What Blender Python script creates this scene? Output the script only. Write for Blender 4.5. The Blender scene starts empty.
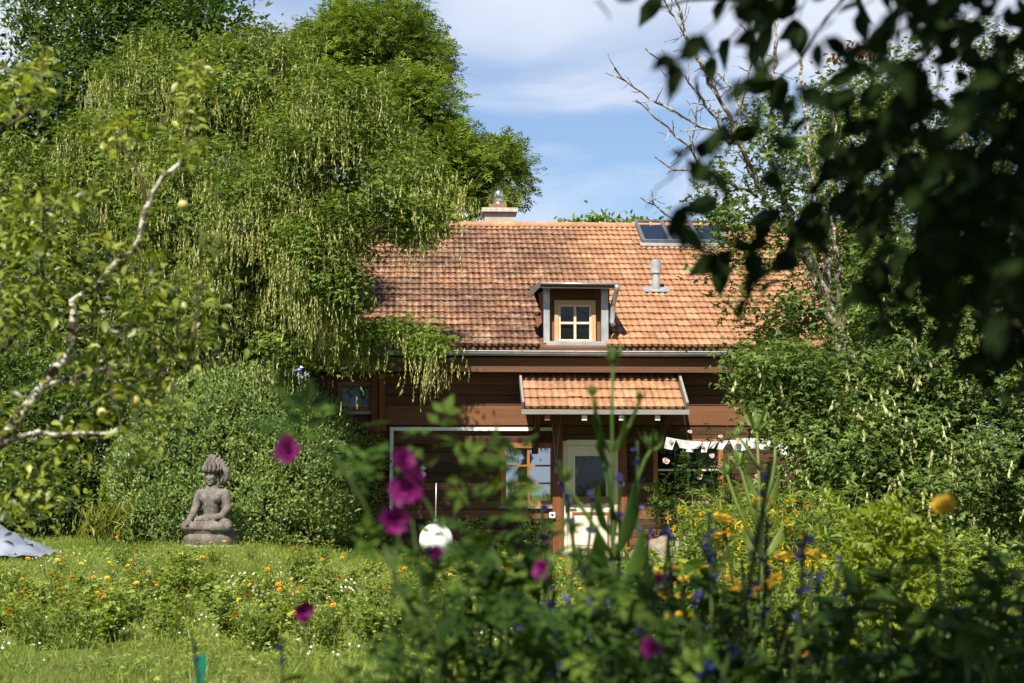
import bpy, bmesh, math, random
import numpy as np
from mathutils import Vector

R = math.radians
SC = bpy.context.scene
COL = SC.collection
random.seed(7)
RNG = np.random.default_rng(11)

# ---------------------------------------------------------------- camera
CAM_Z, PITCH, LENS = 1.30, R(4.64), 60.0
FPX = 1024 * LENS / 36.0
cam_d = bpy.data.cameras.new('camera')
cam = bpy.data.objects.new('camera', cam_d)
COL.objects.link(cam)
cam.location = (0, 0, CAM_Z)
cam.rotation_euler = (math.pi / 2 + PITCH, 0, 0)
cam_d.sensor_width, cam_d.lens = 36.0, LENS
cam_d.clip_start, cam_d.clip_end = 0.05, 3000
cam_d.dof.use_dof = True
cam_d.dof.focus_distance = 28.0
cam_d.dof.aperture_fstop = 4.6
SC.camera = cam

# ---------------------------------------------------------------- sky, sun, exposure
SUN_EL, SUN_AZ = R(52), R(-163)        # direction the light comes from: behind the camera, a little to its left
sv = Vector((math.sin(SUN_AZ) * math.cos(SUN_EL), math.cos(SUN_AZ) * math.cos(SUN_EL), math.sin(SUN_EL)))
W = bpy.data.worlds.new('World')
SC.world = W
W.use_nodes = True
nt = W.node_tree
nt.nodes.clear()
wo = nt.nodes.new('ShaderNodeOutputWorld')
bg = nt.nodes.new('ShaderNodeBackground')
sky = nt.nodes.new('ShaderNodeTexSky')
sky.sky_type = 'NISHITA'
sky.sun_disc = False
sky.sun_elevation = SUN_EL
sky.sun_rotation = SUN_AZ
sky.altitude, sky.air_density, sky.dust_density, sky.ozone_density = 500, 1.0, 0.6, 1.5
tc = nt.nodes.new('ShaderNodeTexCoord')
mp = nt.nodes.new('ShaderNodeMapping')
mp.inputs['Location'].default_value = (2.4, 6.6, 7.1)
mp.inputs['Rotation'].default_value = (0, R(-35), 0)
mp.inputs['Scale'].default_value = (2.5, 2.5, 7)
n1 = nt.nodes.new('ShaderNodeTexNoise')
n1.inputs['Scale'].default_value = 1.7
n1.inputs['Detail'].default_value = 6
n1.inputs['Roughness'].default_value = 0.48
n1.inputs['Distortion'].default_value = 0.5
rp = nt.nodes.new('ShaderNodeValToRGB')
rp.color_ramp.interpolation = 'EASE'
rp.color_ramp.elements[0].position, rp.color_ramp.elements[0].color = 0.37, (0.16, 0.16, 0.16, 1)
rp.color_ramp.elements[1].position, rp.color_ramp.elements[1].color = 0.58, (0.95, 0.95, 0.95, 1)
mx = nt.nodes.new('ShaderNodeMix')
mx.data_type = 'RGBA'
mx.inputs[7].default_value = (8.4, 9.0, 10.4, 1)
L = nt.links.new
L(tc.outputs['Generated'], mp.inputs['Vector'])
L(mp.outputs[0], n1.inputs['Vector'])
L(n1.outputs['Fac'], rp.inputs[0])
sp_ = nt.nodes.new('ShaderNodeSeparateXYZ')
L(tc.outputs['Generated'], sp_.inputs[0])
hi = nt.nodes.new('ShaderNodeMapRange')      # clouds thinned overhead, out of view, to lower the sky fill
hi.inputs[1].default_value, hi.inputs[2].default_value = 0.32, 0.60
hi.inputs[3].default_value, hi.inputs[4].default_value = 1.0, 0.10
L(sp_.outputs[2], hi.inputs[0])
ml = nt.nodes.new('ShaderNodeMath')
ml.operation = 'MULTIPLY'
L(rp.outputs[0], ml.inputs[0])
L(hi.outputs[0], ml.inputs[1])
L(ml.outputs[0], mx.inputs[0])
tn = nt.nodes.new('ShaderNodeMix')
tn.data_type, tn.blend_type = 'RGBA', 'MULTIPLY'
tn.inputs[0].default_value = 1.0
tn.inputs[7].default_value = (0.98, 1.20, 1.40, 1)
L(sky.outputs[0], tn.inputs[6])
L(tn.outputs[2], mx.inputs[6])
L(mx.outputs[2], bg.inputs[0])
bg.inputs[1].default_value = 0.05
L(bg.outputs[0], wo.inputs[0])

sun_d = bpy.data.lights.new('sun', 'SUN')
sun_d.energy, sun_d.angle, sun_d.color = 5.0, R(0.5), (1.0, 0.93, 0.80)
sun = bpy.data.objects.new('sun', sun_d)
COL.objects.link(sun)
sun.rotation_euler = sv.to_track_quat('Z', 'Y').to_euler()

vs = SC.view_settings
vs.view_transform, vs.look, vs.exposure, vs.gamma = 'Standard', 'None', 0.98, 1.0
vs.use_curve_mapping = False
SC.cycles.max_bounces = 6
SC.cycles.diffuse_bounces = 3
SC.cycles.transmission_bounces = 4
SC.cycles.use_denoising = True
SC.cycles.sample_clamp_indirect = 4.0

# ---------------------------------------------------------------- measuring helpers
CP, SP = math.cos(PITCH), math.sin(PITCH)


def ray(px, py):
    u, v = (px - 512) / FPX, (341.5 - py) / FPX
    return np.array([u, CP - v * SP, SP + v * CP])


def P(px, py, Y):
    """Point at depth Y seen at pixel px, py of the photograph."""
    d = ray(px, py)
    return np.array([0, 0, CAM_Z]) + d * (Y / d[1])


HYAW = R(3.0)
HY = 30.0
hc, hs = math.cos(HYAW), math.sin(HYAW)


def HP(px, py, yl=0.0):
    """House-frame (x, z) of a pixel on the house plane y = yl."""
    d = ray(px, py)
    t = (yl + HY * hc) / (d[1] * hc - d[0] * hs)
    wx, wy = d[0] * t, d[1] * t
    return wx * hc + (wy - HY) * hs, CAM_Z + d[2] * t


def sstep(a, b, x):
    t = np.clip((x - a) / (b - a), 0, 1)
    return t * t * (3 - 2 * t)


def ground(x, y):
    x, y = np.asarray(x, float), np.asarray(y, float)
    z = 0.31 * sstep(-1.3, -4.2, x) * sstep(15, 25.5, y)
    z = z + 0.10 * sstep(2.0, 4.0, x) * sstep(12, 20, y) * (1 - sstep(24, 29, y))
    z = z + 0.025 * np.sin(x * 1.3 + 0.4 * y) * np.cos(y * 0.9) * (1 - sstep(28, 30, y))
    far = sstep(45, 200, np.hypot(x, y))
    return z - 2.0 * far


# ---------------------------------------------------------------- object helpers
def prop(o, label=None, cat=None, group=None, kind=None):
    if label: o['label'] = label
    if cat: o['category'] = cat
    if group: o['group'] = group
    if kind: o['kind'] = kind
    return o


def thing(name, label, cat, loc=(0, 0, 0), rz=0.0, group=None):
    o = bpy.data.objects.new(name, None)
    o.empty_display_size = 0.2
    COL.objects.link(o)
    o.location = loc
    o.rotation_euler = (0, 0, rz)
    return prop(o, label, cat, group)


def copy_thing(root, loc, rz=0.0, s=1.0, label=None, tilt=(0, 0)):
    r = root.copy()
    COL.objects.link(r)
    r.location, r.rotation_euler, r.scale = loc, (tilt[0], tilt[1], rz), (s, s, s)
    if label: r['label'] = label
    for ch in root.children:
        c = ch.copy()
        COL.objects.link(c)
        c.parent = r
        for g in ch.children:
            d = g.copy()
            COL.objects.link(d)
            d.parent = c
    return r


class MB:
    """Collects vertices and faces; build() links them as ONE mesh object."""

    def __init__(s):
        s.v, s.f, s.t, s.m, s.n = [], [], [], [], 0

    def add(s, V, F, tint=0.5, mi=0):
        V = np.asarray(V, float).reshape(-1, 3)
        F = np.asarray(F, int)
        s.v.append(V)
        s.f.append(F + s.n)
        s.t.append(np.broadcast_to(np.asarray(tint, float), (len(F),)))
        s.m.append(np.full(len(F), mi))
        s.n += len(V)
        return s

    def box(s, x0, x1, y0, y1, z0, z1, tint=0.5, mi=0):
        V = [(x, y, z) for x in (x0, x1) for y in (y0, y1) for z in (z0, z1)]
        F = [(0, 1, 3, 2), (4, 6, 7, 5), (0, 4, 5, 1), (2, 3, 7, 6), (0, 2, 6, 4), (1, 5, 7, 3)]
        return s.add(V, F, tint, mi)

    def bar(s, a, b, w, h, tint=0.5, mi=0, up=(0, 0, 1)):
        """Rectangular bar from a to b."""
        a, b = np.array(a, float), np.array(b, float)
        d = (b - a) / np.linalg.norm(b - a)
        sd = np.cross(d, up)
        sd /= np.linalg.norm(sd)
        u = np.cross(sd, d)
        V = [p + sd * i * w / 2 + u * j * h / 2 for p in (a, b) for i, j in ((-1, -1), (1, -1), (1, 1), (-1, 1))]
        F = [(3, 2, 1, 0), (4, 5, 6, 7), (0, 1, 5, 4), (1, 2, 6, 5), (2, 3, 7, 6), (3, 0, 4, 7)]
        return s.add(V, F, tint, mi)

    def tube(s, pts, rad, n=8, tint=0.5, mi=0, bump=0.0):
        pts = np.asarray(pts, float)
        m = len(pts)
        rad = np.broadcast_to(np.asarray(rad, float), (m,))
        tg = np.gradient(pts, axis=0)
        tg /= np.linalg.norm(tg, axis=1)[:, None] + 1e-9
        ref = np.array([0.13, 0.97, 0.2]) if abs(tg[0][1]) < 0.8 else np.array([1.0, 0, 0])
        V = []
        for i in range(m):
            a = np.cross(tg[i], ref)
            a /= np.linalg.norm(a) + 1e-9
            b = np.cross(tg[i], a)
            for k in range(n):
                q = 2 * math.pi * k / n
                r = rad[i] * (1 + bump * (random.random() - 0.5))
                V.append(pts[i] + r * (math.cos(q) * a + math.sin(q) * b))
        F = [(i * n + k, i * n + (k + 1) % n, (i + 1) * n + (k + 1) % n, (i + 1) * n + k)
             for i in range(m - 1) for k in range(n)]
        s.add(V, F, tint, mi)
        V2 = np.array([pts[0], pts[-1]])
        base = s.n
        s.v.append(V2)
        off = base - m * n
        F2 = [(base, off + (k + 1) % n, off + k) for k in range(n)] + \
             [(base + 1, off + (m - 1) * n + k, off + (m - 1) * n + (k + 1) % n) for k in range(n)]
        s.f.append(np.array(F2))
        s.t.append(np.full(len(F2), float(np.mean(tint))))
        s.m.append(np.full(len(F2), mi))
        s.n += 2
        return s

    def ball(s, c, r, n=10, tint=0.5, mi=0):
        c = np.array(c, float)
        r = np.broadcast_to(np.asarray(r, float), (3,))
        m = n // 2 + 1
        V = [c + r * np.array([math.sin(math.pi * i / m) * math.cos(2 * math.pi * k / n),
                               math.sin(math.pi * i / m) * math.sin(2 * math.pi * k / n),
                               math.cos(math.pi * i / m)]) for i in range(1, m) for k in range(n)]
        F = [(i * n + k, (i + 1) * n + k, (i + 1) * n + (k + 1) % n, i * n + (k + 1) % n)
             for i in range(m - 2) for k in range(n)]
        s.add(V, F, tint, mi)
        base, off = s.n, s.n - len(V)
        s.v.append(np.array([c + r * (0, 0, 1), c - r * (0, 0, 1)]))
        F2 = [(base, off + k, off + (k + 1) % n) for k in range(n)] + \
             [(base + 1, off + (m - 2) * n + (k + 1) % n, off + (m - 2) * n + k) for k in range(n)]
        s.f.append(np.array(F2))
        s.t.append(np.full(len(F2), tint))
        s.m.append(np.full(len(F2), mi))
        s.n += 2
        return s

    def mesh(s, name, mats, smooth=False):
        me = bpy.data.meshes.new(name)
        V = np.concatenate(s.v)
        ls = np.concatenate([np.full(len(f), f.shape[1]) for f in s.f])
        loops = np.concatenate([f.ravel() for f in s.f])
        me.vertices.add(len(V))
        me.vertices.foreach_set('co', V.ravel().astype(np.float32))
        me.loops.add(len(loops))
        me.loops.foreach_set('vertex_index', loops.astype(np.int32))
        me.polygons.add(len(ls))
        st = np.concatenate([[0], np.cumsum(ls)[:-1]])
        me.polygons.foreach_set('loop_start', st.astype(np.int32))
        me.polygons.foreach_set('loop_total', ls.astype(np.int32))
        me.polygons.foreach_set('material_index', np.concatenate(s.m).astype(np.int32))
        me.polygons.foreach_set('use_smooth', np.full(len(ls), bool(smooth)))
        at = me.attributes.new('tint', 'FLOAT', 'FACE')
        at.data.foreach_set('value', np.concatenate(s.t).astype(np.float32))
        me.update(calc_edges=True)
        for m in (mats if isinstance(mats, (list, tuple)) else [mats]):
            me.materials.append(m)
        return me

    def build(s, name, mats, parent=None, smooth=False, loc=None):
        o = bpy.data.objects.new(name, s.mesh(name, mats, smooth))
        COL.objects.link(o)
        if parent: o.parent = parent
        if loc is not None: o.location = loc
        return o


# ---------------------------------------------------------------- materials
class NT:
    def __init__(s, name):
        s.m = bpy.data.materials.new(name)
        s.m.use_nodes = True
        s.t = s.m.node_tree
        s.t.nodes.clear()
        s.out = s.t.nodes.new('ShaderNodeOutputMaterial')

    def n(s, typ, **kw):
        nd = s.t.nodes.new('ShaderNode' + typ)
        for k, v in kw.items():
            if k in nd.inputs: nd.inputs[k].default_value = v
            else: setattr(nd, k, v)
        return nd

    def l(s, a, b):
        s.t.links.new(a, b)

    def ramp(s, fac, stops, interp='LINEAR'):
        r = s.n('ValToRGB')
        cr = r.color_ramp
        cr.interpolation = interp
        while len(cr.elements) < len(stops): cr.elements.new(0.5)
        for e, (p, c) in zip(cr.elements, stops):
            e.position = p
            e.color = (*c, 1) if len(c) == 3 else c
        s.l(fac, r.inputs[0])
        return r.outputs[0]

    def noise(s, scale, detail=4, rough=0.6, vec=None, stretch=None):
        t = s.n('TexNoise', Scale=scale, Detail=detail, Roughness=rough)
        c = s.n('TexCoord')
        src = c.outputs['Object'] if vec is None else vec
        if stretch:
            mpn = s.n('Mapping')
            mpn.inputs['Scale'].default_value = stretch
            s.l(src, mpn.inputs['Vector'])
            src = mpn.outputs[0]
        s.l(src, t.inputs['Vector'])
        return t.outputs['Fac']

    def mix(s, fac, a, b, mode='MIX'):
        m = s.n('Mix', data_type='RGBA', blend_type=mode)
        for sock, val in ((m.inputs[0], fac), (m.inputs[6], a), (m.inputs[7], b)):
            if hasattr(val, 'is_output'): s.l(val, sock)
            elif isinstance(val, (int, float)): sock.default_value = val
            else: sock.default_value = (*val, 1) if len(val) == 3 else val
        return m.outputs[2]

    def math(s, op, a, b=0.5):
        m = s.n('Math', operation=op)
        for i, val in ((0, a), (1, b)):
            if hasattr(val, 'is_output'): s.l(val, m.inputs[i])
            else: m.inputs[i].default_value = val
        return m.outputs[0]

    def attr(s, name='tint'):
        return s.n('Attribute', attribute_name=name).outputs['Fac']

    def princ(s, col, rough=0.7, spec=0.3, metal=0.0, bump=None, bstr=0.3, bdist=0.02):
        b = s.n('BsdfPrincipled')
        if hasattr(col, 'is_output'): s.l(col, b.inputs['Base Color'])
        else: b.inputs['Base Color'].default_value = (*col, 1)
        if hasattr(rough, 'is_output'): s.l(rough, b.inputs['Roughness'])
        else: b.inputs['Roughness'].default_value = rough
        b.inputs['Specular IOR Level'].default_value = spec
        b.inputs['Metallic'].default_value = metal
        if bump is not None:
            bn = s.n('Bump', Strength=bstr, Distance=bdist)
            s.l(bump, bn.inputs['Height'])
            s.l(bn.outputs[0], b.inputs['Normal'])
        return b.outputs[0]

    def done(s, sh):
        s.l(sh, s.out.inputs['Surface'])
        return s.m


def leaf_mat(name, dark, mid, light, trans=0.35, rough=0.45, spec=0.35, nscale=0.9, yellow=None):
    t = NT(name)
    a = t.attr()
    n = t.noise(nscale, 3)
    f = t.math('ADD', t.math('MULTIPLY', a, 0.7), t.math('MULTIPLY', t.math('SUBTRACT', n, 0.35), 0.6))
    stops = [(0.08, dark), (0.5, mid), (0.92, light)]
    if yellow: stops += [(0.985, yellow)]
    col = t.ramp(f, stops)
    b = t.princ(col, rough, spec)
    tr = t.n('BsdfTranslucent')
    t.l(t.mix(1.0, col, (1.5, 1.45, 0.55), 'MULTIPLY'), tr.inputs['Color'])
    ms = t.n('MixShader')
    ms.inputs[0].default_value = trans
    t.l(b, ms.inputs[1])
    t.l(tr.outputs[0], ms.inputs[2])
    return t.done(ms.outputs[0])


def plain(name, col, rough=0.6, spec=0.3, metal=0.0, var=0.25, scale=9.0, bstr=0.15):
    t = NT(name)
    n = t.noise(scale, 5)
    c0 = tuple(c * (1 - var) for c in col)
    c1 = tuple(min(1, c * (1 + var)) for c in col)
    return t.done(t.princ(t.ramp(n, [(0.3, c0), (0.7, c1)]), rough, spec, metal, bump=n, bstr=bstr))


def wood_mat(name, dark, mid, light, stretch=(0.5, 20, 26), rough=0.75):
    t = NT(name)
    a = t.attr()
    g = t.noise(2.2, 8, 0.65, stretch=stretch)
    big = t.noise(0.7, 3)
    f = t.math('ADD', t.math('MULTIPLY', g, 0.75), t.math('MULTIPLY', t.math('SUBTRACT', a, 0.35), 0.48))
    f = t.math('ADD', f, t.math('MULTIPLY', t.math('SUBTRACT', big, 0.5), 0.4))
    return t.done(t.princ(t.ramp(f, [(0.2, dark), (0.5, mid), (0.8, light)]), rough, 0.25, bump=g, bstr=0.4, bdist=0.01))


def bark_mat(name, dark, light, lichen, amount=0.5, scale=6):
    t = NT(name)
    n = t.noise(scale * 2.2, 6, 0.7, stretch=(1, 1, 0.35))
    k = t.noise(scale, 5, 0.7)
    c = t.ramp(n, [(0.3, dark), (0.7, light)])
    m = t.ramp(k, [(0.62 - 0.3 * amount, (0, 0, 0)), (0.70 - 0.3 * amount, (1, 1, 1))])
    return t.done(t.princ(t.mix(m, c, lichen), 0.9, 0.15, bump=n, bstr=0.6, bdist=0.02))


def tile_mat(name):
    """Fired clay tiles: colour differs tile by tile, dark algae and pale lichen in patches, relief shade and algae in the troughs."""
    t = NT(name)
    a = t.attr()
    co = t.n('TexCoord').outputs['Object']
    base = t.ramp(a, [(0.0, (0.33, 0.158, 0.080)), (0.4, (0.42, 0.208, 0.102)), (0.85, (0.48, 0.255, 0.130)), (1.0, (0.54, 0.33, 0.19))])
    base = t.mix(t.ramp(t.noise(14, 5), [(0.35, (0, 0, 0)), (0.75, (0.6, 0.6, 0.6))]), base, (0.55, 0.30, 0.17))
    sx = t.n('SeparateXYZ')
    t.l(co, sx.inputs[0])
    # the right-hand part of the roof was relaid later and is cleaner
    old = t.ramp(t.math('ADD', sx.outputs[0], t.math('MULTIPLY', t.noise(0.8, 3), 1.2)),
                 [(0.0, (1, 1, 1)), (1.0, (1, 1, 1))])
    mr = t.n('MapRange')
    mr.inputs[1].default_value, mr.inputs[2].default_value = 2.6, 1.6
    t.l(t.math('ADD', sx.outputs[0], t.math('MULTIPLY', t.noise(1.1, 3), 1.3)), mr.inputs[0])
    oldf = t.math('ADD', t.math('MULTIPLY', mr.outputs[0], 0.62), 0.38)
    dirt = t.ramp(t.math('ADD', t.math('MULTIPLY', t.noise(7.5, 6, 0.7), .6), t.math('MULTIPLY', t.noise(0.9, 3), .4)), [(0.42, (0, 0, 0)), (0.55, (1, 1, 1))])
    d1 = t.math('MULTIPLY', t.math('MULTIPLY', dirt, oldf), 0.80)
    c = t.mix(d1, base, (0.095, 0.055, 0.043))
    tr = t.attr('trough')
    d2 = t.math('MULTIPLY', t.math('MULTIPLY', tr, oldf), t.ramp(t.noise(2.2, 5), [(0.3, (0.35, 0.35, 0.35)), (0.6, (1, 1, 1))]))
    c = t.mix(t.math('MULTIPLY', d2, 0.92), c, (0.070, 0.036, 0.030))  # relief shade painted in together with the trough algae
    li = t.math('MULTIPLY', t.ramp(t.noise(3.1, 7, 0.75), [(0.55, (0, 0, 0)), (0.64, (0.55, 0.55, 0.55))]), oldf)
    c = t.mix(li, c, (0.36, 0.31, 0.22))
    mo = t.math('MULTIPLY', t.ramp(t.noise(4.3, 3, 0.5), [(0.72, (0, 0, 0)), (0.75, (1, 1, 1))]), oldf)
    c = t.mix(mo, c, (0.11, 0.10, 0.015))
    return t.done(t.princ(c, 0.85, 0.2, bump=t.noise(40, 4), bstr=0.25, bdist=0.01))


M = {}
M['tile'] = tile_mat('clay_tile')
M['tile_new'] = tile_mat('clay_tile_clean')
for nd in M['tile_new'].node_tree.nodes:
    if nd.bl_idname == 'ShaderNodeMapRange':
        nd.inputs[3].default_value, nd.inputs[4].default_value = 0.08, 0.08
M['wall'] = wood_mat('stained_timber', (0.030, 0.014, 0.008), (0.115, 0.052, 0.026), (0.24, 0.115, 0.060))
M['band'] = wood_mat('brown_board', (0.085, 0.038, 0.018), (0.155, 0.066, 0.030), (0.23, 0.105, 0.05))
M['post'] = wood_mat('reddish_post', (0.05, 0.018, 0.008), (0.16, 0.058, 0.022), (0.30, 0.12, 0.05), stretch=(8, 8, 0.5))
M['fascia'] = wood_mat('fascia_board', (0.045, 0.028, 0.016), (0.125, 0.060, 0.032), (0.24, 0.115, 0.065))
M['frame'] = wood_mat('honey_frame', (0.20, 0.075, 0.022), (0.34, 0.14, 0.045), (0.46, 0.22, 0.08), stretch=(3, 8, 3))
M['greywood'] = wood_mat('weathered_grey_wood', (0.12, 0.105, 0.09), (0.26, 0.24, 0.215), (0.42, 0.40, 0.37))
M['cream'] = plain('cream_paint', (0.74, 0.65, 0.50), 0.5, 0.3, var=0.08)
M['moulding'] = plain('brown_moulding', (0.23, 0.115, 0.05), 0.55, var=0.3)
M['white'] = plain('white_paint', (0.80, 0.79, 0.76), 0.45, var=0.06)
M['zinc'] = plain('zinc_sheet', (0.42, 0.43, 0.44), 0.45, 0.5, 0.55, var=0.25, scale=4)
M['zincdull'] = plain('dull_zinc', (0.34, 0.36, 0.38), 0.6, 0.5, 0.2, var=0.25, scale=5)
M['steel'] = plain('bright_steel', (0.62, 0.62, 0.62), 0.22, 0.5, 0.95, var=0.1)
M['black'] = plain('black_iron', (0.02, 0.02, 0.02), 0.5, 0.4, var=0.3)
M['render'] = plain('pale_render', (0.36, 0.32, 0.275), 0.85, var=0.15)
M['concrete'] = plain('concrete', (0.42, 0.39, 0.34), 0.9, var=0.25, scale=12)
M['dark_in'] = plain('dark_room', (0.012, 0.010, 0.009), 0.9)  # near-black colour stands for the unlit rooms behind the openings


def glass_mat(name, refl=0.42, spec=0.5):
    t = NT(name)
    d = t.princ((0.008, 0.009, 0.010), 0.08, spec)
    g = t.n('BsdfGlossy')
    g.inputs['Roughness'].default_value = 0.015
    g.inputs['Color'].default_value = (0.74, 0.86, 1.0, 1)
    m = t.n('MixShader')
    m.inputs[0].default_value = refl
    t.l(d, m.inputs[1])
    t.l(g.outputs[0], m.inputs[2])
    return t.done(m.outputs[0])


M['glass'] = glass_mat('window_glass', 0.46)
M['glass_dim'] = glass_mat('dim_glass', 0.025, 0.2)
M['glass_roof'] = glass_mat('skylight_pane', 0.10)

M['lab'] = leaf_mat('laburnum_leaf', (0.03, 0.056, 0.01), (0.125, 0.185, 0.022), (0.27, 0.34, 0.055), trans=0.4, spec=0.25)
M['labr'] = leaf_mat('laburnum_leaf_bluish', (.026, .050, .014), (.105, .165, .032), (.24, .31, .075), spec=0.25)
M['pod'] = leaf_mat('seed_pod', (0.22, 0.24, 0.06), (0.42, 0.43, 0.15), (0.62, 0.58, 0.28), trans=0.35, spec=0.2)
M['stalk_dark'] = leaf_mat('shaded_stalk', (0.02, 0.035, 0.010), (0.045, 0.07, 0.018), (0.08, 0.11, 0.03), trans=0.1, spec=0.1)  # darker copy of the stalk green, shade put into the colour
M['teasel_lit'] = leaf_mat('sunlit_teasel_green', (0.10, 0.16, 0.04), (0.20, 0.29, 0.075), (0.30, 0.38, 0.12), trans=0.35, spec=0.15)  # brighter copy of the teasel green, sunlight put into the colour
M['podr'] = leaf_mat('pale_seed_pod', (0.28, 0.3, 0.11), (0.44, 0.45, 0.2), (0.6, 0.58, 0.32), trans=0.3, spec=0.2)
M['walnut'] = leaf_mat('walnut_leaf', (0.028, 0.058, 0.01), (0.125, 0.19, 0.02), (0.28, 0.35, 0.045), spec=0.25)
M['darktree'] = leaf_mat('dark_tree_leaf', (0.014, 0.034, 0.008), (0.062, 0.115, 0.016), (0.16, 0.23, 0.04), spec=0.25)
M['elder'] = leaf_mat('elder_leaf', (0.022, 0.046, 0.01), (0.12, 0.175, 0.026), (0.33, 0.36, 0.11), spec=0.3)
M['hedge'] = leaf_mat('boxwood_leaf', (.045, .078, .020), (.180, .255, .064), (.36, .44, .14), spec=0.35)
M['shrub'] = leaf_mat('dark_shrub_leaf', (0.016, 0.038, 0.009), (0.08, 0.135, 0.022), (0.2, 0.27, 0.05), spec=0.3)
M['apple'] = leaf_mat('fruit_tree_leaf', (.022, .040, .008), (.145, .185, .022), (.36, .38, .06), trans=0.35, spec=0.4, rough=0.4)
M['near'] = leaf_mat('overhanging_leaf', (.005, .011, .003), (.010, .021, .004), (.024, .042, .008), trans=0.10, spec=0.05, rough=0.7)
M['rosel'] = leaf_mat('rose_leaf', (0.014, 0.034, 0.006), (0.042, 0.085, 0.012), (0.1, 0.155, 0.022), trans=0.3, spec=0.10, rough=0.6)
M['herb'] = leaf_mat('herb_leaf', (0.09, 0.14, 0.02), (0.22, 0.29, 0.045), (0.38, 0.43, 0.10), trans=0.4)
M['lime'] = leaf_mat('lime_leaf', (0.10, 0.14, 0.012), (0.20, 0.25, 0.02), (0.32, 0.36, 0.035), trans=0.45)
M['grass'] = leaf_mat('grass_blade', (0.12, 0.18, 0.026), (0.215, 0.285, 0.045), (0.35, 0.38, 0.095), trans=0.4, nscale=0.35, yellow=(0.46, 0.42, 0.18))
M['stalk'] = leaf_mat('green_stalk', (0.06, 0.10, 0.03), (0.11, 0.16, 0.05), (0.18, 0.22, 0.07), trans=0.1)
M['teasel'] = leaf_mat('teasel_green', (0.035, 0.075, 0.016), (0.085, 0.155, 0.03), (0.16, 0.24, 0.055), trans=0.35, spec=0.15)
M['bark'] = bark_mat('brown_bark', (0.030, 0.020, 0.013), (0.10, 0.072, 0.05), (0.20, 0.19, 0.13), 0.2)
M['lichenbark'] = bark_mat('lichened_bark', (0.050, 0.034, 0.024), (0.16, 0.11, 0.075), (0.40, 0.38, 0.31), 0.42, 11)
M['applebark'] = bark_mat('fruit_tree_bark', (0.035, 0.025, 0.018), (0.11, 0.075, 0.05), (0.50, 0.48, 0.42), 0.50, 22)


def petal(name, c, trans=0.3, var=0.35):
    d = tuple(x * (1 - var) for x in c)
    l_ = tuple(min(1, x * (1 + var)) for x in c)
    t = NT(name)
    col = t.ramp(t.attr(), [(0.1, d), (0.9, l_)])
    b = t.princ(col, 0.55, 0.2)
    tr = t.n('BsdfTranslucent')
    t.l(col, tr.inputs['Color'])
    ms = t.n('MixShader')
    ms.inputs[0].default_value = trans
    t.l(b, ms.inputs[1])
    t.l(tr.outputs[0], ms.inputs[2])
    return t.done(ms.outputs[0])


M['purple'] = petal('purple_petal', (0.15, 0.009, 0.10), var=.55)
M['orange'] = petal('orange_petal', (0.86, 0.34, 0.02), var=.22)
M['yellow'] = petal('yellow_petal', (0.82, 0.55, 0.03), var=.2)
M['whitep'] = petal('white_petal', (0.78, 0.78, 0.74), var=0.1)
M['pink'] = petal('pink_petal', (0.72, 0.50, 0.47), var=0.15)
M['mustard'] = petal('mustard_petal', (0.58, 0.36, 0.025), var=.45)
M['blue'] = petal('blue_petal', (0.045, 0.045, 0.19))
M['cloth'] = petal('white_cloth', (0.76, 0.76, 0.75), 0.25, 0.08)

# ---------------------------------------------------------------- leaf templates
LEAF4 = (np.array([(0, 0, 0), (.27, .42, .07), (0, 1, -.06), (-.27, .42, .07)]), np.array([(0, 1, 2), (0, 2, 3)]))
SLIM4 = (np.array([(0, 0, 0), (.17, .42, .05), (0, 1, -.06), (-.17, .42, .05)]), np.array([(0, 1, 2), (0, 2, 3)]))
LEAF8 = (np.array([(0, 0, 0), (0, .3, -.01), (0, .66, -.05), (0, 1, -.19), (.24, .27, .07), (.25, .58, .03), (-.24, .27, .07), (-.25, .58, .03)]),
         np.array([(0, 4, 1), (1, 4, 5), (1, 5, 2), (2, 5, 3), (0, 1, 6), (1, 7, 6), (1, 2, 7), (2, 3, 7)]))


def combine(parts):
    """parts: (template, angle about z, scale, origin) -> one template."""
    V, F, n = [], [], 0
    for (tv, tf), ang, s, o in parts:
        c, q = math.cos(ang), math.sin(ang)
        x, y, z = tv.T * s
        V.append(np.stack([x * c - y * q, x * q + y * c, z], 1) + np.array(o))
        F.append(tf + n)
        n += len(tv)
    return np.concatenate(V), np.concatenate(F)


TRIF = combine([(LEAF4, a, s, (0, .22, 0)) for a, s in ((0, .62), (1.15, .55), (-1.15, .55))])
PINN = combine([(SLIM4, 0, .42, (0, .62, -.06))] + [(SLIM4, sg * 1.05, .36, (0, y, -.02)) for y in (.22, .42, .62) for sg in (1, -1)])
ROSE5 = combine([(LEAF4, 0, .45, (0, .55, -.03))] + [(LEAF4, sg * 1.15, .38, (0, y, 0)) for y in (.25, .52) for sg in (1, -1)])


def unit(a):
    return a / (np.linalg.norm(a, axis=-1, keepdims=True) + 1e-9)


def leaves(mb, Pn, D, U, S, tmpl, tint=None, mi=0):
    T, F = tmpl
    D = unit(D)
    sd = unit(np.cross(D, U))
    nr = np.cross(sd, D)
    S = np.broadcast_to(np.asarray(S, float), (len(Pn),))
    V = Pn[:, None, :] + S[:, None, None] * (T[None, :, 0, None] * sd[:, None] + T[None, :, 1, None] * D[:, None] + T[None, :, 2, None] * nr[:, None])
    n, m = len(Pn), len(T)
    FF = (F[None] + (np.arange(n) * m)[:, None, None]).reshape(-1, F.shape[1])
    if tint is None: tint = RNG.random(n)
    mb.add(V.reshape(-1, 3), FF, np.repeat(tint, len(F)), mi)


def rnd(n, k=3):
    return RNG.normal(size=(n, k))


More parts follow.
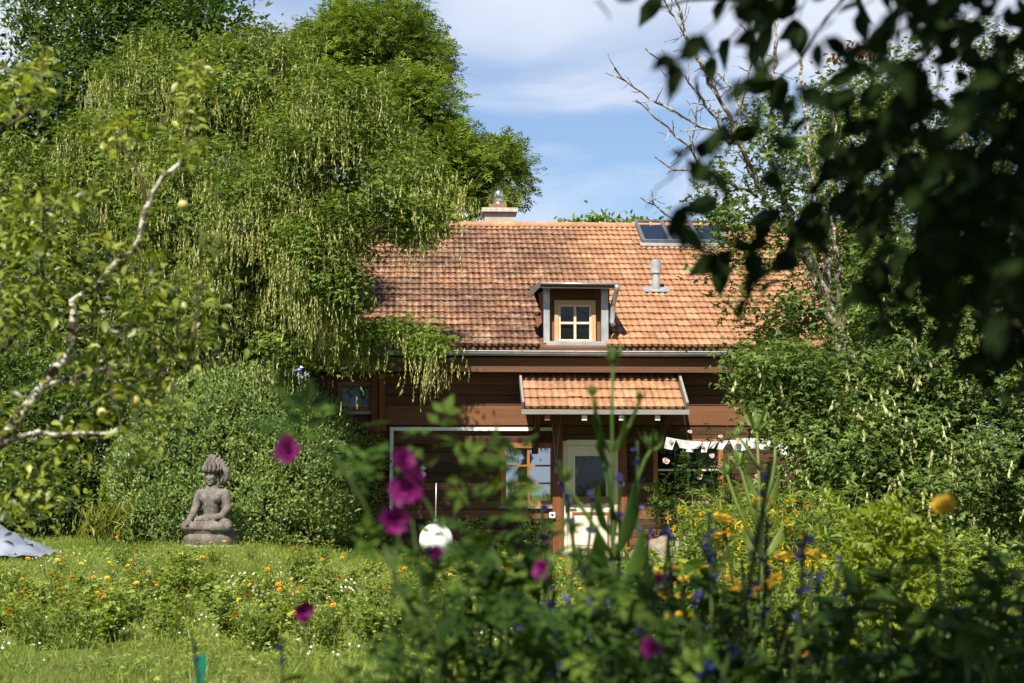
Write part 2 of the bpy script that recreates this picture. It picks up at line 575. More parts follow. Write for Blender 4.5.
def noise3(p):
    """Cheap smooth pseudo-noise in 0..1 for clumping."""
    a_ = np.sin(p[:, 0] * 3.1 + 1.7 * np.sin(p[:, 2] * 2.3)) * np.cos(p[:, 2] * 2.7 + p[:, 1] * 1.9)
    b_ = np.sin(p[:, 0] * 7.3 + p[:, 2] * 5.1 + 2) * .5
    return .5 + .5 * np.clip(a_ + b_, -1, 1)


def clumps(lobes, n, shell=(0.72, 1.04), reject=0.62, zmin=None, gap=0.0, gf=1.0):
    """Clump centres spread over the surfaces of a union of ellipsoids."""
    lb = np.array(lobes, float)
    w = (lb[:, 3] * lb[:, 5]) + (lb[:, 4] * lb[:, 5])
    out_c, out_o = [], []
    have = 0
    while have < n:
        k = RNG.choice(len(lb), size=n, p=w / w.sum())
        d = unit(rnd(n))
        rr = RNG.uniform(*shell, size=n)
        c = lb[k, :3] + d * lb[k, 3:6] * rr[:, None]
        q = np.linalg.norm((c[:, None, :] - lb[None, :, :3]) / lb[None, :, 3:6], axis=2)
        q[np.arange(n), k] = 9
        ok = q.min(1) > reject
        if zmin is not None: ok &= c[:, 2] > zmin
        if gap: ok &= (noise3(c * gf) > gap) | (RNG.random(n) < .12)
        o = unit(d / lb[k, 3:6])
        out_c.append(c[ok])
        out_o.append(o[ok])
        have += ok.sum()
    return np.concatenate(out_c)[:n], np.concatenate(out_o)[:n]


def foliage(mb, cc, oo, per, cr, tmpl, size, droop=0.3, flat=0.7, updown=0.5, svar=0.3):
    n = len(cc)
    c = np.repeat(cc, per, 0)
    o = np.repeat(oo, per, 0)
    k = n * per
    p = c + rnd(k) * cr * np.array([1, 1, flat])
    d = unit(o * 0.7 + rnd(k) * 0.6 + np.array([0, 0, -droop]))
    u = unit(np.array([0, 0, 1.0]) + o * updown + rnd(k) * 0.35)
    ct = np.repeat(RNG.random(n), per)
    leaves(mb, p, d, u, size * (1 + svar * (RNG.random(k) - 0.5) * 2), tmpl, np.clip(0.55 * RNG.random(k) + 0.45 * ct, 0, 1))


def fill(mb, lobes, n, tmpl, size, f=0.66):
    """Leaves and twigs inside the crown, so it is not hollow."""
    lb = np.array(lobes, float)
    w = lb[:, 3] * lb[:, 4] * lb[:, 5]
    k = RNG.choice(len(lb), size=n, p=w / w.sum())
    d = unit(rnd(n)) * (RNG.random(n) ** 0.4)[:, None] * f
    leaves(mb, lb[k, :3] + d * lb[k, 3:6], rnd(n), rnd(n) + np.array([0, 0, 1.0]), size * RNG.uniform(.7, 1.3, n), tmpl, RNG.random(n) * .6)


def PL(px, py, Y, rpx, ry=None, rz=None):
    """Lobe given by pixel centre, depth and pixel radii."""
    c = P(px, py, Y)
    s = Y / FPX
    rz = rpx if rz is None else rz
    ry = rpx * s if ry is None else ry
    return (*c, rpx * s, ry, rz * s)


def wig(a, b, n=7, amp=0.1, sag=0.0):
    a, b = np.array(a, float), np.array(b, float)
    t = np.linspace(0, 1, n)[:, None]
    p = a + (b - a) * t
    ln = np.linalg.norm(b - a)
    p[1:-1] += rnd(n - 2) * amp * ln * 0.25
    p[:, 2] += (sag * ln * 4 * t * (1 - t))[:, 0]
    return p


def limbs(root, base, fork, targets, r0, mat, rl=0.35, name='limb', n=9):
    """Tapered trunk from base to fork, then one limb part per target."""
    base, fork = np.array(base, float), np.array(fork, float)
    mb = MB()
    pts = wig(base, fork, 8, 0.12)
    rad = np.linspace(r0 * 1.25, r0 * 0.7, 8)
    rad[0] *= 1.35
    mb.tube(pts, rad, 12, bump=0.14)
    mb.build('trunk', mat, root, True)
    for tg in targets:
        f = 0.55 + 0.45 * random.random()
        s = pts[int(f * 7)]
        m = MB()
        lp = wig(s, tg, n, 0.16, 0.10)
        m.tube(lp, np.linspace(r0 * 0.6, r0 * 0.10, n), 8, bump=0.14)
        for j in range(3):
            i = random.randint(2, n - 2)
            e = lp[i] + np.clip(rnd(1)[0], -1, 1) * min(.5, np.linalg.norm(np.array(tg) - s) * 0.10)
            m.tube(wig(lp[i], e, 5, 0.2), np.linspace(r0 * 0.22, r0 * 0.05, 5), 6)
        m.build(name, mat, root, True)


def pods(mb, pts, length=(0.16, 0.28), per=9, pod=0.055, wid=0.011, out=.38):
    """Hanging racemes of flat seed pods."""
    n = len(pts)
    ln = RNG.uniform(*length, n)
    k = n * per
    t = np.tile(np.linspace(0.12, 1, per), n)
    base = np.repeat(pts, per, 0)
    l_ = np.repeat(ln, per)
    sw = np.repeat(rnd(n, 2) * 0.035, per, 0)
    p = base.copy()
    p[:, 2] -= t * l_
    p[:, :2] += sw * (t ** 1.6)[:, None]
    ang = RNG.random(k) * 6.283
    d = np.stack([np.cos(ang) * out, np.sin(ang) * out, -np.ones(k)], 1)
    u = np.stack([np.cos(ang), np.sin(ang), .3 * np.ones(k)], 1)
    T = (np.array([(0, 0, 0), (wid / pod / 2, .35, 0), (wid / pod / 2, .7, 0), (0, 1, 0), (-wid / pod / 2, .7, 0), (-wid / pod / 2, .35, 0)]),
         np.array([(0, 1, 2, 3), (0, 3, 4, 5)]))
    ct = np.repeat(RNG.random(n), per)
    leaves(mb, p, d, u, pod * RNG.uniform(.7, 1.25, k), T, np.clip(.6 * ct + .4 * RNG.random(k), 0, 1))


# ================================================================ GROUND
gx = np.concatenate([-np.geomspace(900, 14, 14), np.linspace(-12, 12, 61), np.geomspace(14, 900, 14)])
gy = np.concatenate([-np.geomspace(300, 6, 8), np.linspace(-4, 36, 91), np.geomspace(39, 1500, 16)])
GX, GY = np.meshgrid(gx, gy)
GV = np.stack([GX.ravel(), GY.ravel(), ground(GX, GY).ravel()], 1)
nx, ny = len(gx), len(gy)
ii, jj = np.meshgrid(np.arange(nx - 1), np.arange(ny - 1))
a = (jj * nx + ii).ravel()
GF = np.stack([a, a + 1, a + 1 + nx, a + nx], 1)
t = NT('lawn_ground')
gn = t.noise(0.9, 6, 0.65)
gn2 = t.noise(6.0, 5, 0.7)
gc = t.ramp(t.math('ADD', t.math('MULTIPLY', gn, 0.6), t.math('MULTIPLY', gn2, 0.4)),
            [(0.35, (0.045, 0.055, 0.015)), (0.5, (0.085, 0.105, 0.022)), (0.66, (0.14, 0.13, 0.045))])
M['ground'] = t.done(t.princ(gc, 0.95, 0.1, bump=gn2, bstr=0.6, bdist=0.03))
g = MB().add(GV, GF).build('ground', M['ground'], None, True)
prop(g, kind='structure')

# ================================================================ HOUSE
house = thing('farmhouse', 'old brown timber farmhouse with orange tile roof, dormer and tiled porch',
              'house', (0, HY, 0), HYAW)
EY = -0.50                                     # eave line of the tiles
PIT = math.tan(R(25))
_, EZ = HP(512, 346, EY)


def roof_z(y):
    return EZ + (y - EY) * PIT


def HR(px, py):
    """House-frame point of a pixel on the main roof plane."""
    d = ray(px, py)
    dx, dy, dz = d[0] * hc + d[1] * hs, d[1] * hc - d[0] * hs, d[2]
    ox, oy = -HY * hs, -HY * hc
    ox, oy = (0 - 0) * hc + (0 - HY) * hs, (0 - HY) * hc
    tt = (EZ + (oy - EY) * PIT - CAM_Z) / (dz - dy * PIT)
    return ox + dx * tt, oy + dy * tt, CAM_Z + dz * tt


RX0, RX1 = -3.95, 8.6
_, RY, RZ = HR(560, 227)
WX0, WX1 = -3.55, 8.1

# ---- openings: (x0, x1, z0, z1)
def opening(p0, q0, p1, q1, yl=0.0):
    x0, z1 = HP(p0, q0, yl)
    x1, z0 = HP(p1, q1, yl)
    return x0, x1, z0, z1


O_WIN = opening(502, 444, 555, 505)
O_DOOR = opening(563, 441, 618, 553)
O_WIN2 = opening(654, 440, 722, 500)
O_WIN3 = opening(339, 383, 372, 411)
OPEN = [O_WIN, O_DOOR, O_WIN2, O_WIN3]
_, ZB0 = HP(450, 425)          # broad band board
_, ZB1 = HP(450, 405)
XB0, _ = HP(385, 415)

wall = MB()


def board_rows(z0, z1, hgt, y0, y1, x0, x1, mi, jit=0.004):
    z = z0
    while z < z1 - 1e-3:
        h = min(hgt * random.uniform(.85, 1.15), z1 - z)
        if z1 - (z + h) < hgt * .4: h = z1 - z
        cuts = sorted({z, z + h} | {o[k] for o in OPEN for k in (2, 3) if z + .02 < o[k] < z + h - .02})
        tint = random.random()
        dj = random.uniform(-jit, jit)
        for a_, b_ in zip(cuts[:-1], cuts[1:]):
            zc = (a_ + b_) / 2
            segs = [(x0, x1)]
            for o in OPEN:
                if o[2] < zc < o[3]:
                    ns = []
                    for s0, s1 in segs:
                        if o[1] <= s0 or o[0] >= s1: ns.append((s0, s1))
                        else:
                            if o[0] > s0: ns.append((s0, o[0]))
                            if o[1] < s1: ns.append((o[1], s1))
                    segs = ns
            for s0, s1 in segs:
                top = b_ - (0.010 if b_ == cuts[-1] else 0)
                wall.box(s0, s1, y0 + dj, y1, a_, top, tint, mi)
        z += h


board_rows(0.0, ZB0, 0.17, -0.03, 0.12, WX0, WX1, 0)
board_rows(ZB0 + .002, ZB1, ZB1 - ZB0, -0.055, 0.12, XB0, WX1, 1)
board_rows(ZB0 + .002, ZB1, 0.17, -0.03, 0.12, WX0, XB0 - .01, 0)
board_rows(ZB1 + .002, EZ - .05, 0.2, -0.03, 0.12, WX0, WX1, 0)
wall.build('wall', [M['wall'], M['band']], house)
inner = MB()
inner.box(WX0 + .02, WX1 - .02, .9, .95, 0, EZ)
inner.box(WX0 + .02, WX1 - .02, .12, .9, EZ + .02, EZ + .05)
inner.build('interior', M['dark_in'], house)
# gable and rear walls
BY = 2 * RY - 0.0
gab = MB()
for x0, x1 in ((WX0, WX0 + .15), (WX1 - .15, WX1)):
    z0 = roof_z(.12) - .12
    V = [(x, y, z) for x in (x0, x1) for y, z in ((.125, 0), (BY, 0), (BY, z0), (RY, RZ - .12), (.125, z0))]
    F5 = [(0, 4, 3, 2, 1), (5, 6, 7, 8, 9)]
    gab.add(V, F5)
    gab.add(V, [(0, 1, 6, 5), (1, 2, 7, 6), (2, 3, 8, 7), (3, 4, 9, 8), (4, 0, 5, 9)])
gab.box(WX0 + .15, WX1 - .15, BY - .15, BY, 0, roof_z(.12) - .12)
gab.build('gable_wall', M['wall'], house)

# ---- tiles
def tile_field(x0, x1, y0, z0, pit, nrow, expo=.33, tw=.23, hole=None, seed=1):
    """Rows of interlocking clay tiles, two rolls to a tile, each tile a separate tint."""
    rg = np.random.default_rng(seed)
    ux = np.array([0, .09, .19, .25, .31, .42, .5, .59, .69, .75, .81, .92, 1.0])
    prof = .026 * (0.5 - 0.5 * np.cos(4 * math.pi * ux)) ** .8
    vv = np.array([0, .06, .5, 1.18])
    nu, nv = len(ux), len(vv)
    V, F, T, TR = [], [], [], []
    nb = 0
    cy, sy = math.cos(pit), math.sin(pit)
    ncol = int((x1 - x0) / tw)
    tw = (x1 - x0) / ncol
    fbase = np.array([(i * nu + k, i * nu + k + 1, (i + 1) * nu + k + 1, (i + 1) * nu + k) for i in range(nv) for k in range(nu - 1)])
    for r in range(nrow):
        for c in range(ncol):
            xc = x0 + c * tw
            s0 = r * expo
            if hole and hole(xc + tw / 2, s0 + expo / 2): continue
            dz, dt, ds = rg.normal() * .0035, rg.normal() * .005, rg.normal() * .006
            rows = []
            for i in range(-1, nv):
                v = vv[max(i, 0)]
                lift = .036 * (1 - v / 1.18) + dz
                if i == -1: h = np.full(nu, lift - .032)
                else: h = prof * (1.0 if v < .9 else .8) + lift + dt * (ux - .5)
                nose = 0.0 if v > .01 else .022 * np.cos(4 * math.pi * ux)
                s = s0 + v * expo + ds + nose
                rows.append(np.stack([xc + ux * tw * .985, y0 + s * cy - h * sy, z0 + s * sy + h * cy], 1))
            V.append(np.concatenate(rows))
            F.append(fbase + nb)
            nb += nu * (nv + 1)
            T.append(np.full(len(fbase), rg.random()))
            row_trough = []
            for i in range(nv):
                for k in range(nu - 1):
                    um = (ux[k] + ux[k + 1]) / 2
                    row_trough.append(0.80 * (math.cos(4 * math.pi * um) * .5 + .5) ** 1.1 + (.45, .0, .12, .62)[i])  # dark troughs, tile heads and noses: painted relief shade plus algae
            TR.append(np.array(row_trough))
    mb = MB()
    mb.add(np.concatenate(V), np.concatenate(F), np.concatenate(T))
    return mb, np.clip(np.concatenate(TR), 0, 1)


def build_tiles(name, parent, mat, *a, **k):
    mb, tr = tile_field(*a, **k)
    o = mb.build(name, mat, parent)
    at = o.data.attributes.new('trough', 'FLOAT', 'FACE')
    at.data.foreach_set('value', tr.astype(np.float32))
    return o


# dormer and skylight footprints on the roof (house-frame x, distance up the slope)
DX0, DZs = HP(545, 341, -.30)
DX1, _ = HP(608, 341, -.30)
sk0, sk1 = HR(642, 246), HR(716, 226)
SKX0, SKX1 = sk0[0], sk1[0]
SK_S0, SK_S1 = (sk0[1] - EY) / math.cos(R(25)), (sk1[1] - EY) / math.cos(R(25))
slope_len = (RY - EY) / math.cos(R(25))
NROW = int(round(slope_len / .33))
EXPO = slope_len / NROW


def roof_hole(x, s):
    if DX0 + .02 < x < DX1 - .02 and s < 1.75: return True
    if SKX0 < x < SKX1 and SK_S0 - .1 < s < SK_S1 - .1: return True
    return False


roof = MB()
UP = .06
for sgn in (1, -1):          # roof boards under the tiles, both slopes
    y0 = EY if sgn == 1 else 2 * RY - EY
    z0 = EZ
    V = [(x, y, z + d) for x in (RX0, RX1) for y, z in ((y0 + .03 * sgn, z0 + .0), (RY, RZ)) for d in (-.14, -.015)]
    roof.add(V, [(0, 1, 3, 2), (4, 6, 7, 5), (0, 4, 5, 1), (2, 3, 7, 6), (0, 2, 6, 4), (1, 5, 7, 3)])
roof_o = roof.build('roof', M['fascia'], house)
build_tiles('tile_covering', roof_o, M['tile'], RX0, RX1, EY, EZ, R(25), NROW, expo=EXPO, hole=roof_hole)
rt = MB()
for k in range(int((RX1 - RX0) / .36)):
    x = RX0 + k * .36
    q = np.linspace(-.2, math.pi + .2, 9)
    V = []
    for xx, rr in ((x, .135), (x + .05, .14), (x + .055, .122), (x + .40, .105)):
        V += [(xx, RY - rr * math.cos(w_), RZ - .02 + rr * math.sin(w_) * .85 + .03) for w_ in q]
    F = [(i * 9 + j, i * 9 + j + 1, (i + 1) * 9 + j + 1, (i + 1) * 9 + j) for i in range(3) for j in range(8)]
    rt.add(V, F, random.random())
rt.build('ridge_tiles', M['tile_new'], roof_o)['kind'] = 'stuff'
rear = MB()
rear.add([(RX0, RY, RZ + .02), (RX1, RY, RZ + .02), (RX1, 2 * RY - EY, EZ + .02), (RX0, 2 * RY - EY, EZ + .02)], [(0, 1, 2, 3)])
rear.build('rear_tiles', M['tile'], roof_o)
for x in (RX0 - .04, RX1):
    verge = MB()
    V = [(xx, y, z + d) for xx in (x, x + .035) for y, z in ((EY, EZ), (RY, RZ), (2 * RY - EY, EZ)) for d in (-.18, .05)]
    F = [(0, 1, 3, 2), (2, 3, 5, 4), (6, 8, 9, 7), (8, 10, 11, 9), (0, 6, 7, 1), (4, 5, 11, 10), (1, 7, 9, 3), (3, 9, 11, 5), (0, 2, 8, 6), (2, 4, 10, 8)]
    verge.add(V, F)
    verge.build('verge_board', M['greywood'], roof_o)

# ---- eave: gutter, fascia
_, FZ1 = HP(512, 357, -.42)
_, FZ0 = HP(512, 372, -.42)
fa = MB()
fa.box(RX0 + .02, RX1 - .02, -.42, -.38, FZ0, FZ1 - .01, .55)
fa.box(RX0 + .03, RX1 - .03, -.38, -.03, FZ0 + .03, FZ0 + .055, .1)
fa.build('fascia', M['fascia'], house)
gu = MB()
GR = .068
gc_y, gc_z = -.515, FZ1 + .085
q = np.linspace(math.pi, 2 * math.pi, 11)
prof = [(gc_y + GR * math.cos(w_), gc_z + GR * 1.05 * math.sin(w_)) for w_ in q] + [(gc_y + (GR - .008) * math.cos(w_), gc_z + .008 + GR * math.sin(w_)) for w_ in q[::-1]]
V = [(x, y, z) for x in (RX0 - .03, RX1 + .03) for y, z in prof]
n_ = len(prof)
gu.add(V, [(i, (i + 1) % n_, n_ + (i + 1) % n_, n_ + i) for i in range(n_)])
gu.tube([(RX0 - .03, gc_y - GR, gc_z + .004), (RX1 + .03, gc_y - GR, gc_z + .004)], .012, 8)
x = RX0 + .4
while x < RX1:
    gu.box(x, x + .025, gc_y - GR - .014, gc_y + GR + .02, gc_z + .012, gc_z + .018)
    x += .92
gu.build('gutter', M['zincdull'], house, True)

# ---- corner posts and log ends on the left
cp = MB()
x0, zt = HP(372, 388, -.1)
x1, _ = HP(386, 388, -.1)
xm = x0 + (x1 - x0) * .52
cp.box(x0, xm - .015, -.16, -.03, 0, EZ - .3, .55)
cp.box(xm, x1 - .02, -.21, -.03, HP(380, 424)[1], EZ - .3, .75)
cp.box(xm, x1 - .02, -.19, -.03, 0, HP(380, 432)[1], .3)
cp.build('corner_post', M['post'], house)
le = MB()
xa, za = HP(366, 431, -.25)
xb, zb = HP(386, 422, -.25)
le.box(xa, xb, -.30, -.05, za, zb, .6)
le.box(xa + .05, xb - .06, -.26, -.05, za - .16, za - .003, .35)
le.build('beam_end', M['post'], house)

# ---- white conduit
xa, za = HP(390, 431, -.07)
xb, zb = HP(556, 426.5, -.07)
co = MB()
zc = HP(450, 429, -.07)[1]
co.box(xa, xb, -.10, -.035, zc - .030, zc + .030)
co.box(xa, xa + .06, -.10, -.035, .62, zc - .032)
co.build('white_rail', M['white'], house)


# ---- windows
def window(op, name, fw, nx_, ny_, framemat, glassmat, sill=None, y=-.045, sash=None, parent=None):
    x0, x1, z0, z1 = op
    f = MB()
    f.box(x0 - .02, x0 + fw, y, .1, z0 - .01, z1 + .02, .5)
    f.box(x1 - fw, x1 + .02, y, .1, z0 - .01, z1 + .02, .6)
    f.box(x0 + fw, x1 - fw, y, .1, z1 - fw, z1 + .02, .55)
    f.box(x0 + fw, x1 - fw, y, .1, z0 - .01, z0 + fw, .45)
    w = f.build(name, framemat, parent or house)
    ix0, ix1, iz0, iz1 = x0 + fw, x1 - fw, z0 + fw, z1 - fw
    s = MB()
    for k in range(1, nx_):
        xx = ix0 + (ix1 - ix0) * k / nx_
        s.box(xx - .022, xx + .022, y + .025, .055, iz0, iz1, .5)
    for k in range(1, ny_):
        zz = iz0 + (iz1 - iz0) * k / ny_
        for j in range(nx_):
            xa_ = ix0 + (ix1 - ix0) * j / nx_ + (.022 if j else 0)
            xb_ = ix0 + (ix1 - ix0) * (j + 1) / nx_ - (.022 if j < nx_ - 1 else 0)
            s.box(xa_, xb_, y + .028, .052, zz - .016, zz + .016, .5)
    if s.v: s.build('glazing_bar', sash or framemat, w)
    MB().box(ix0, ix1, .058, .066, iz0, iz1).build('pane', glassmat, w)
    if sill:
        MB().box(x0 - .06, x1 + .06, y - .05, .02, z0 - .06, z0 - .012).build('sill', sill, w)
    return w


window(O_WIN, 'window', .07, 2, 3, M['frame'], M['glass'], M['greywood'])
window(O_WIN2, 'window', .06, 2, 2, M['frame'], M['glass_dim'], M['greywood'], sash=M['cream'])
window(O_WIN3, 'window', .06, 1, 1, M['moulding'], M['glass_dim'], M['zincdull'])

# ---- door
x0, x1, z0, z1 = O_DOOR
fr = MB()
fr.box(x0 - .01, x0 + .07, -.05, .1, 0, z1, .5)
fr.box(x1 - .07, x1 + .01, -.05, .1, 0, z1, .5)
fr.box(x0 + .07, x1 - .07, -.05, .1, z1 - .08, z1 + .02, .5)
fr.build('door_frame', M['cream'], house)
ix0, ix1, iz1 = x0 + .075, x1 - .075, z1 - .085
gx0, gz1 = HP(575, 456)
gx1, gz0 = HP(606, 497)
dl = MB()
dl.box(ix0, gx0, -.01, .05, .02, iz1)
dl.box(gx1, ix1, -.01, .05, .02, iz1)
dl.box(gx0, gx1, -.01, .05, gz1, iz1)
dl.box(gx0, gx1, -.01, .05, .02, gz0)
door = dl.build('door', M['cream'], house)
MB().box(gx0, gx1, .02, .028, gz0, gz1).build('glass', M['glass_dim'], door)
tr_ = MB()
xs = np.linspace(gx0 - .05, gx1 + .05, 25)
_, zt = HP(590, 497)
for k in range(24):
    lo = .11 + .025 * math.sin(k * 1.05) + .02 * math.cos(k * .52)
    tr_.box(xs[k], xs[k + 1] - .0006, -.045, -.012, zt - lo, zt + .01, .5)
tr_.build('carved_trim', M['moulding'], door)
px0, pz1 = HP(572, 512)
px1, pz0 = HP(609, 551)
mo_ = MB()
for (a0, a1, b0, b1) in ((px0, px1, pz1 - .035, pz1), (px0, px1, pz0, pz0 + .04), (px0, px0 + .035, pz0 + .041, pz1 - .036), (px1 - .035, px1, pz0 + .041, pz1 - .036)):
    mo_.box(a0, a1, -.04, -.011, b0, b1)
mo_.build('moulding', M['moulding'], door)
pn = MB()
pn.box(px0 + .036, px1 - .036, -.02, -.0105, pz0 + .042, pz1 - .037)
pn.box(px0 + .10, px1 - .10, -.034, -.0205, pz0 + .11, pz1 - .10)
pn.build('panel', M['cream'], door)
hx, hz = HP(567, 505)
hd = MB()
hd.box(hx - .03, hx + .03, -.055, -.0105, hz - .13, hz + .15)
hd.bar((hx, -.09, hz + .02), (hx + .14, -.09, hz + .02), .022, .022)
hd.bar((hx, -.056, hz + .02), (hx, -.1, hz + .02), .03, .03)
hd.build('handle', M['black'], door)
MB().box(x0 - .1, x1 + .1, -.45, -.055, .0, .06).build('doorstep', M['concrete'], house)

# ---- pilasters by the door
pl = MB()
for a_, b_, tt in ((552.5, 562.5, .6), (618.5, 627, .75)):
    xa, _ = HP(a_, 500, -.1)
    xb, _ = HP(b_, 500, -.1)
    p_ = MB()
    p_.box(xa, xb, -.15, -.06, 0.02, HP(556, 414)[1], tt)
    p_.build('door_post', M['post'], house)

# ---- porch roof
PY = -1.15
_, PZ = HP(600, 408.5, PY)
pa = R(31)
PX0, _ = HP(523, 390, -.6)
PX1, _ = HP(680.5, 390, -.6)
zr = PZ + (-.03 - PY) * math.tan(pa)
pb = MB()
V = [(x, y, z + d) for x in (PX0, PX1) for y, z in ((PY + .02, PZ + .012), (-.03, zr)) for d in (-.07, -.012)]
pb.add(V, [(0, 1, 3, 2), (4, 6, 7, 5), (0, 4, 5, 1), (2, 3, 7, 6), (0, 2, 6, 4), (1, 5, 7, 3)], .2)
porch = pb.build('porch_roof', M['fascia'], house)
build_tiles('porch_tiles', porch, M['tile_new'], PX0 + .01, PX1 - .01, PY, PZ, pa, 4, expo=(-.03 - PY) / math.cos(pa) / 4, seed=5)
for x in (PX0 - .05, PX1 + .01):
    vb = MB()
    vb.bar((x + .02, PY - .02, PZ + .04), (x + .02, -.07, zr + .03), .04, .15)
    vb.build('verge_board', M['greywood'], porch)
fb = MB()
fb.box(PX0 - .06, PX1 + .06, PY - .03, PY + .018, PZ - .10, PZ - .018)
fb.build('front_board', M['greywood'], porch)
for pxx in (547, 584, 621, 657):
    xx, zz = HP(pxx, 417.5, PY + .1)
    r_ = MB()
    r_.bar((xx, PY + .05, zz), (xx, -.06, zz + (-.06 - PY - .05) * math.tan(pa)), .085, .10, .3)
    ro = r_.build('rafter', M['wall'], porch)
    MB().box(xx - .044, xx + .044, PY + .03, PY + .044, zz - .05, zz + .045).build('end_cap', M['moulding'] if pxx == 547 else M['white'], ro)
for xx in (PX0 + .25, PX1 - .25):
    br = MB()
    br.bar((xx, -.06, PZ - .62), (xx, PY + .28, PZ - .06), .09, .09, .3)
    br.box(xx - .045, xx + .045, -.16, -.058, PZ - .75, PZ + .3, .3)
    br.build('bracket', M['wall'], porch)

# ---- dormer
M['darkzinc'] = plain('dark_zinc', (.13, .135, .14), .5, .5, .3)
M['greydark'] = wood_mat('dark_grey_wood', (.05, .042, .036), (.10, .085, .072), (.17, .145, .125))
DY = -.28
dx0, dzb = HP(546, 342, DY)
dx1, _ = HP(610, 342, DY)
_, dzt = HP(570, 288, DY)
dor = MB()
ydeep = EY + (dzt - .02 - EZ) / PIT
yb = ydeep + .05
for x_ in (dx0, dx1 - .05):     # cheeks
    V = [(xx, y, z) for xx in (x_, x_ + .05) for y, z in ((DY + .06, roof_z(DY) - .05), (DY + .06, dzt), (yb, dzt + .1), (yb, roof_z(yb) - .1))]
    dor.add(V, [(0, 1, 2, 3), (4, 7, 6, 5), (0, 4, 5, 1), (1, 5, 6, 2), (2, 6, 7, 3), (3, 7, 4, 0)], .4)
dormer = dor.build('dormer', M['wall'], house)
xa, _ = HP(543.5, 300, DY)
xb, _ = HP(549.5, 300, DY)
xc, _ = HP(601, 300, DY)
xd, _ = HP(608, 300, DY)
for a_, b_ in ((xa, xb), (xc, xd)):
    MB().box(a_, b_, DY - .04, DY + .08, dzb - .02, dzt, .5).build('dormer_post', M['zinc'], dormer)
wx0, wz1 = HP(554.5, 300, DY)
wx1, wz0 = HP(596, 344, DY)
ip = MB()
ip.box(xb + .002, wx0 - .002, DY + .10, DY + .14, dzb - .05, dzt, .65)
ip.box(wx1 + .002, xc - .002, DY + .10, DY + .14, dzb - .05, dzt, .65)
ip.box(wx0 - .002, wx1 + .002, DY + .10, DY + .14, wz1 + .002, dzt, .3)
ip.build('dormer_boards', M['band'], dormer)
fw_ = .075
f = MB()
yf0, yf1 = DY + .02, DY + .13
f.box(wx0, wx0 + fw_, yf0, yf1, wz0, wz1)
f.box(wx1 - fw_, wx1, yf0, yf1, wz0, wz1)
f.box(wx0 + fw_, wx1 - fw_, yf0, yf1, wz1 - fw_, wz1)
f.box(wx0 + fw_, wx1 - fw_, yf0, yf1, wz0, wz0 + .05)
M['tan'] = plain('tan_paint', (.46, .30, .17), .55, var=.12)
M['sash'] = plain('beige_sash', (.60, .49, .36), .5, var=.1)
dw = f.build('window', M['tan'], dormer)
sx0, sx1, sz0, sz1 = wx0 + fw_, wx1 - fw_, wz0 + .05, wz1 - fw_
s = MB()
e = .035
s.box(sx0, sx0 + e, yf0 + .02, yf1 - .01, sz0, sz1)
s.box(sx1 - e, sx1, yf0 + .02, yf1 - .01, sz0, sz1)
s.box(sx0 + e, sx1 - e, yf0 + .02, yf1 - .01, sz1 - e, sz1)
s.box(sx0 + e, sx1 - e, yf0 + .02, yf1 - .01, sz0, sz0 + e)
xm = (sx0 + sx1) / 2
s.box(xm - .022, xm + .022, yf0 + .02, yf1 - .02, sz0 + e, sz1 - e)
zm = (sz0 + sz1) / 2
s.box(sx0 + e, xm - .0225, yf0 + .025, yf1 - .02, zm - .02, zm + .02)
s.box(xm + .0225, sx1 - e, yf0 + .025, yf1 - .02, zm - .02, zm + .02)
s.build('glazing_bar', M['sash'], dw)
MB().box(sx0 + e, sx1 - e, yf1 - .035, yf1 - .028, sz0 + e, sz1 - e).build('pane', M['glass_dim'], dw)
MB().box(sx0, sx1, yf1 + .012, yf1 + .02, sz0, sz1).build('room_behind', M['dark_in'], dw)  # dark sheet standing in for the unlit room
sl = MB()
sl.box(dx0 + .0, dx1 + .06, DY - .10, DY + .02, dzb - .09, dzb - .022, .5)
sl.box(dx0 + .02, dx1 + .04, DY - .06, DY + .015, dzb - .021, dzb + .012, .5)
sl.build('dormer_sill', M['zinc'], dormer)
# dormer roof: low shed with a small hipped wing on the left
ov = DY - .28
_, rz_f = HP(575, 283.5, ov)
rxa, _ = HP(541, 283, ov)
rxb, _ = HP(618.5, 284, ov)
pt2 = math.tan(R(5.5))
yback = (EZ - rz_f - EY * PIT + ov * pt2) / (pt2 - PIT)
ytop = yback + .12
wlx, wlz = HP(529, 295, ov)
dr = MB()


def slab(q4, th):
    top = np.array(q4, float)
    bot = top - np.array([0, 0, th])
    dr.add(np.concatenate([top, bot]), [(0, 1, 2, 3), (7, 6, 5, 4), (0, 4, 5, 1), (1, 5, 6, 2), (2, 6, 7, 3), (3, 7, 4, 0)], .4)


